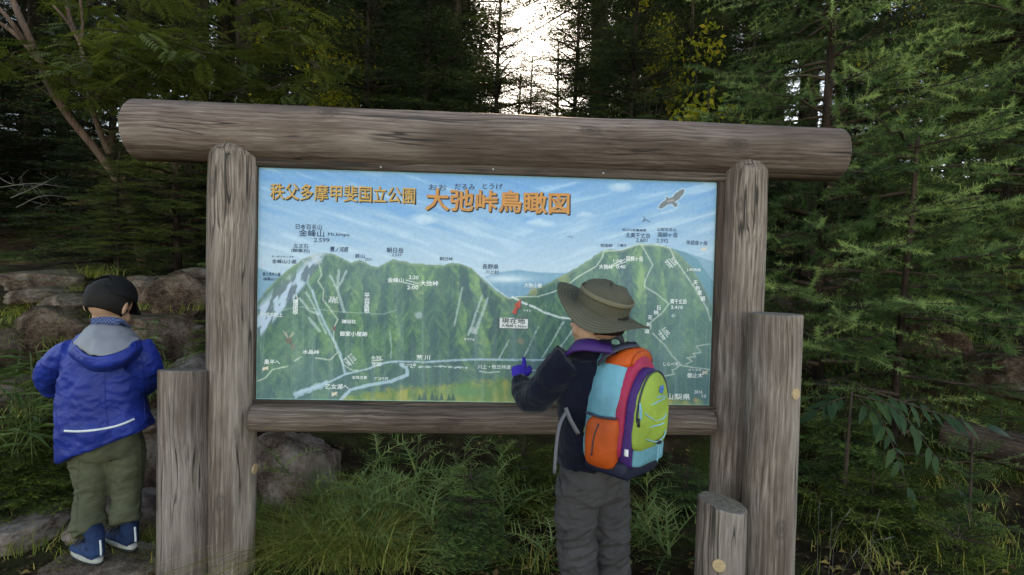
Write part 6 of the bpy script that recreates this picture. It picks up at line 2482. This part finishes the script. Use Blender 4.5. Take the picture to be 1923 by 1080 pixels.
def slab(outline, y0, y1, dome=0.008, rnd=0.014, plane='xz', x_side=-1, wr=0.003, seed=0.0):
    """padded panel: outline (a,b) extruded from y0 to y1, rounded and domed at y1"""
    O = np.array(outline)
    c = O.mean(0)
    rows = [(y0, 1.0), (y0 + (y1 - y0) * 0.5, 1.0)]
    for a in np.linspace(0, 1.45, 6):
        rows.append((y1 - rnd + rnd * math.sin(a), None if False else 1 - (1 - math.cos(a)) * rnd / max(1e-3, np.abs(O - c).max())))
    rows += [(y1 + dome * 0.35, 0.80), (y1 + dome * 0.7, 0.55), (y1 + dome, 0.25)]
    V_, F_ = [], []
    n = len(O)
    for y, k in rows:
        for p in c + (O - c) * k:
            V_.append((p[0], y, p[1]))
    for i in range(len(rows) - 1):
        for j in range(n):
            j2 = (j + 1) % n
            F_.append((i * n + j, i * n + j2, (i + 1) * n + j2, (i + 1) * n + j))
    F_.append(tuple(range(n - 1, -1, -1)))
    F_.append(tuple((len(rows) - 1) * n + j for j in range(n)))
    out = []
    for a, b, c_ in V_:
        if plane == 'xz':
            out.append(tuple(bp(a, b, c_)))
        else:
            out.append(tuple(bp(x_side * b, a, c_)))
    me = mesh_vf('slab', out, F_)
    if wr:
        displace(me, lambda V, N: wr * fbm(V * 22 + seed, 3))
    return me


def arch(w, z0, z1, nb=5.0, nt=2.6, n=48, taper=0.0):
    zc_, h_ = (z0 + z1) / 2, (z1 - z0) / 2
    out = []
    for t_ in np.linspace(0, 2 * math.pi, n, endpoint=False):
        e = nt if math.sin(t_) > 0 else nb
        x = w * math.copysign(abs(math.cos(t_)) ** (2 / e), math.cos(t_))
        z = h_ * math.copysign(abs(math.sin(t_)) ** (2 / e), math.sin(t_))
        out.append((x * (1 - taper * (z / h_)), zc_ + z))
    return out


pack = empty('backpack', po)
tag(pack, 'colourful lime, orange, pink and light blue backpack worn by the pointing child', 'backpack')
mb = link('main_body', slab(arch(0.110, 0.02, 0.418, 5, 2.5, taper=0.17), 0.0, 0.112, 0.006, 0.03, wr=0.005, seed=1), BP['aqua'], pack)
link('bottom_panel', slab(arch(0.108, -0.012, 0.06, 4, 4), 0.004, 0.150, 0.004, 0.018, seed=2), BP['navy'], pack)
link('gusset', slab(arch(0.104, 0.045, 0.392, 6, 2.3, taper=0.16), 0.095, 0.132, 0.004, 0.014, wr=0.004, seed=3), BP['pink'], pack)
link('pocket_gusset', slab(arch(0.096, 0.028, 0.356, 6, 2.3, taper=0.14), 0.120, 0.162, 0.004, 0.012, seed=4), BP['purple'], pack)
fp = link('front_pocket', slab(arch(0.089, 0.088, 0.345, 6, 2.3, taper=0.13), 0.150, 0.177, 0.014, 0.012, wr=0.005, seed=5), BP['lime'], pack)
link('lower_pocket', slab(arch(0.086, 0.034, 0.105, 6, 6), 0.150, 0.172, 0.006, 0.010, seed=6), BP['teal'], pack)
link('top_panel', slab(arch(0.070, 0.352, 0.420, 4, 2.4, taper=0.25), 0.035, 0.122, 0.003, 0.035, wr=0.004, seed=7), BP['orange'], pack)
for sg in (-1, 1):
    oy = [(0.062 + 0.060 * math.copysign(abs(math.cos(a)) ** 0.5, math.cos(a)), 0.105 + 0.088 * math.copysign(abs(math.sin(a)) ** 0.45, math.sin(a)) + (0.012 * math.cos(a) if math.sin(a) > 0 else 0)) for a in np.linspace(0, 2 * math.pi, 44, endpoint=False)]
    link('side_pocket', slab(oy, 0.085, 0.124, 0.010, 0.016, 'yz', sg, 0.004, 8 + sg), BP['orange'], pack)
    e_ = [bp(sg * 0.123, 0.004, 0.196), bp(sg * 0.129, 0.06, 0.192), bp(sg * 0.124, 0.120, 0.197)]
    link('pocket_binding', mesh_vf('pocket_binding', *tube(e_, [0.004] * 3, 8, k=6)), BP['slate'], pack)
    link('pocket_crease', mesh_vf('pocket_crease', *tube([bp(sg * 0.131, 0.062, 0.17), bp(sg * 0.136, 0.050, 0.12), bp(sg * 0.136, 0.046, 0.06)], [0.0022] * 3, 6, k=5)), BP['slate'], pack)
zp = [bp(x * 1.02, 0.170, z) for x, z in arch(0.088, 0.088, 0.347, 6, 2.3, 48, 0.13)[0:25]]
link('zip', mesh_vf('zip', *tube([bp(0.084, 0.168, 0.10)] + zp + [bp(-0.084, 0.168, 0.10)], [0.0035] * (len(zp) + 2), 8, k=1)), BP['slate'], pack)
Yc = 0.1895
cords = [[(-0.074, .236), (-0.03, .246), (0.03, .254), (0.082, .258)], [(-0.076, .232), (-0.05, .205), (0.0, .185), (0.045, .190), (0.082, .206), (0.083, .176), (0.03, .168), (-0.03, .170), (-0.066, .160), (-0.066, .140), (-0.03, .122), (0.01, .112), (0.05, .125), (0.082, .15)]]
for cc in cords:
    link('bungee_cord', mesh_vf('bungee_cord', *tube([bp(x, Yc - 0.9 * abs(x) ** 1.6 if abs(x) > 0.05 else Yc, z) for x, z in cc], [0.0019] * len(cc), 8, k=5)), BP['cord'], pack)
link('cord_lock', mesh_vf('cord_lock', *ellipsoid(bp(0.018, 0.190, .108), (RR, RB, UP), (0.014, 0.007, 0.006), 14, 10)), M['rubber'], pack)
for dx in (-.004, .004):
    link('bungee_cord', mesh_vf('bungee_cord', *tube([bp(0.018 + dx, 0.191, .104), bp(0.014 + dx * 2, 0.194, .075), bp(0.012 - dx, 0.190, .045 + dx)], [0.0017] * 3, 8, k=4)), BP['cord'], pack)
link('zip_pull', mesh_vf('zip_pull', *tube([bp(-0.088, 0.176, .255), bp(-0.094, 0.182, .225), bp(-0.088, 0.182, .200), bp(-0.082, 0.180, .225), bp(-0.086, 0.176, .252)], [0.0018] * 5, 8, k=4)), BP['cord'], pack)
link('zip_pull', mesh_vf('zip_pull', *tube([bp(-0.092, 0.178, .205), bp(-0.093, 0.180, .178)], [0.003, 0.005], 8, k=1)), M['rubber'], pack)
# emblem on the lime pocket: a burst of blue petals
V_, F_ = [], []
for k in range(9):
    a = k * 2 * math.pi / 9 + 0.2
    L = 0.017 * (1.0 if k % 2 else 0.8)
    c_, s_ = math.cos(a), math.sin(a)
    b0 = len(V_)
    for rr, ww in ((0.003, 0), (L * .6, .0034), (L, 0), (L * .6, -.0034)):
        V_.append(tuple(bp(0.012 + rr * c_ - ww * s_, 0.1895, 0.288 + rr * s_ + ww * c_)))
    F_.append((b0, b0 + 1, b0 + 2, b0 + 3))
link('emblem', solid(mesh_vf('emblem', V_, F_), 0.002), BP['logo'], pack, smooth=False)
V_, F_ = [], []
for k, w_ in enumerate((.005, .004, .005, .004, .005, .005)):
    x0 = -0.012 + k * 0.0075
    b0 = len(V_)
    for a, b in ((0, 0), (w_, 0), (w_, .005), (0, .005)):
        V_.append(tuple(bp(x0 + a, 0.1895, 0.262 + b)))
    F_.append((b0, b0 + 1, b0 + 2, b0 + 3))
link('emblem', solid(mesh_vf('emblem', V_, F_), 0.002), BP['cord'], pack, smooth=False)
link('brand_tag', mesh_vf('brand_tag', *ribbon([bp(-0.104, 0.150, 0.10), bp(-0.106, 0.152, 0.078)], 0.014, 0.002, -RR)), M['reflective'], pack)
# webbing and straps
link('grab_handle', mesh_vf('grab_handle', *ribbon([bp(-0.035, 0.0, .395), bp(-0.03, -0.004, .432), bp(0.0, 0.01, .450), bp(0.03, 0.02, .436), bp(0.035, 0.02, .40)], 0.022, 0.004, RB)), BP['slate'], pack)
link('webbing', mesh_vf('webbing', *ribbon([bp(-0.095, 0.02, .36), bp(-0.088, 0.05, .402), bp(-0.05, 0.08, .425), bp(0.0, 0.10, .43)], 0.026, 0.004, RB * 0.6 + UP)), BP['slate'], pack)
st = A((1150, 655, 1.80), (1120, 650, 1.775), (1095, 648, 1.79), (1072, 656, 1.83), (1055, 690, 1.92), (1060, 750, 1.98), (1075, 800, 1.97))
link('shoulder_strap', mesh_vf('shoulder_strap', *ribbon(st, 0.048, 0.010, (-0.2, -0.75, 0.9))), BP['purple'], pack)
st = A((1180, 655, 1.86), (1188, 650, 1.90), (1190, 655, 1.97), (1180, 690, 2.07), (1165, 760, 2.08))
link('shoulder_strap', mesh_vf('shoulder_strap', *ribbon(st, 0.048, 0.010, (0.3, -0.4, 0.9))), BP['pink'], pack)
link('webbing', mesh_vf('webbing', *ribbon(A((1062, 766, 1.81), (1072, 790, 1.79), (1086, 815, 1.78)), 0.014, 0.0015, (-0.5, -1, 0))), BP['web'], pack)
link('webbing', mesh_vf('webbing', *ribbon(A((1066, 770, 1.81), (1052, 795, 1.79), (1045, 835, 1.79), (1041, 890, 1.80)), 0.011, 0.0015, (-0.6, -1, 0))), BP['web'], pack)
link('strap_anchor', mesh_vf('strap_anchor', *ribbon([bp(-0.10, -0.012, .150), bp(-0.114, 0.012, .135)], 0.04, 0.006, -RR)), BP['lime'], pack)
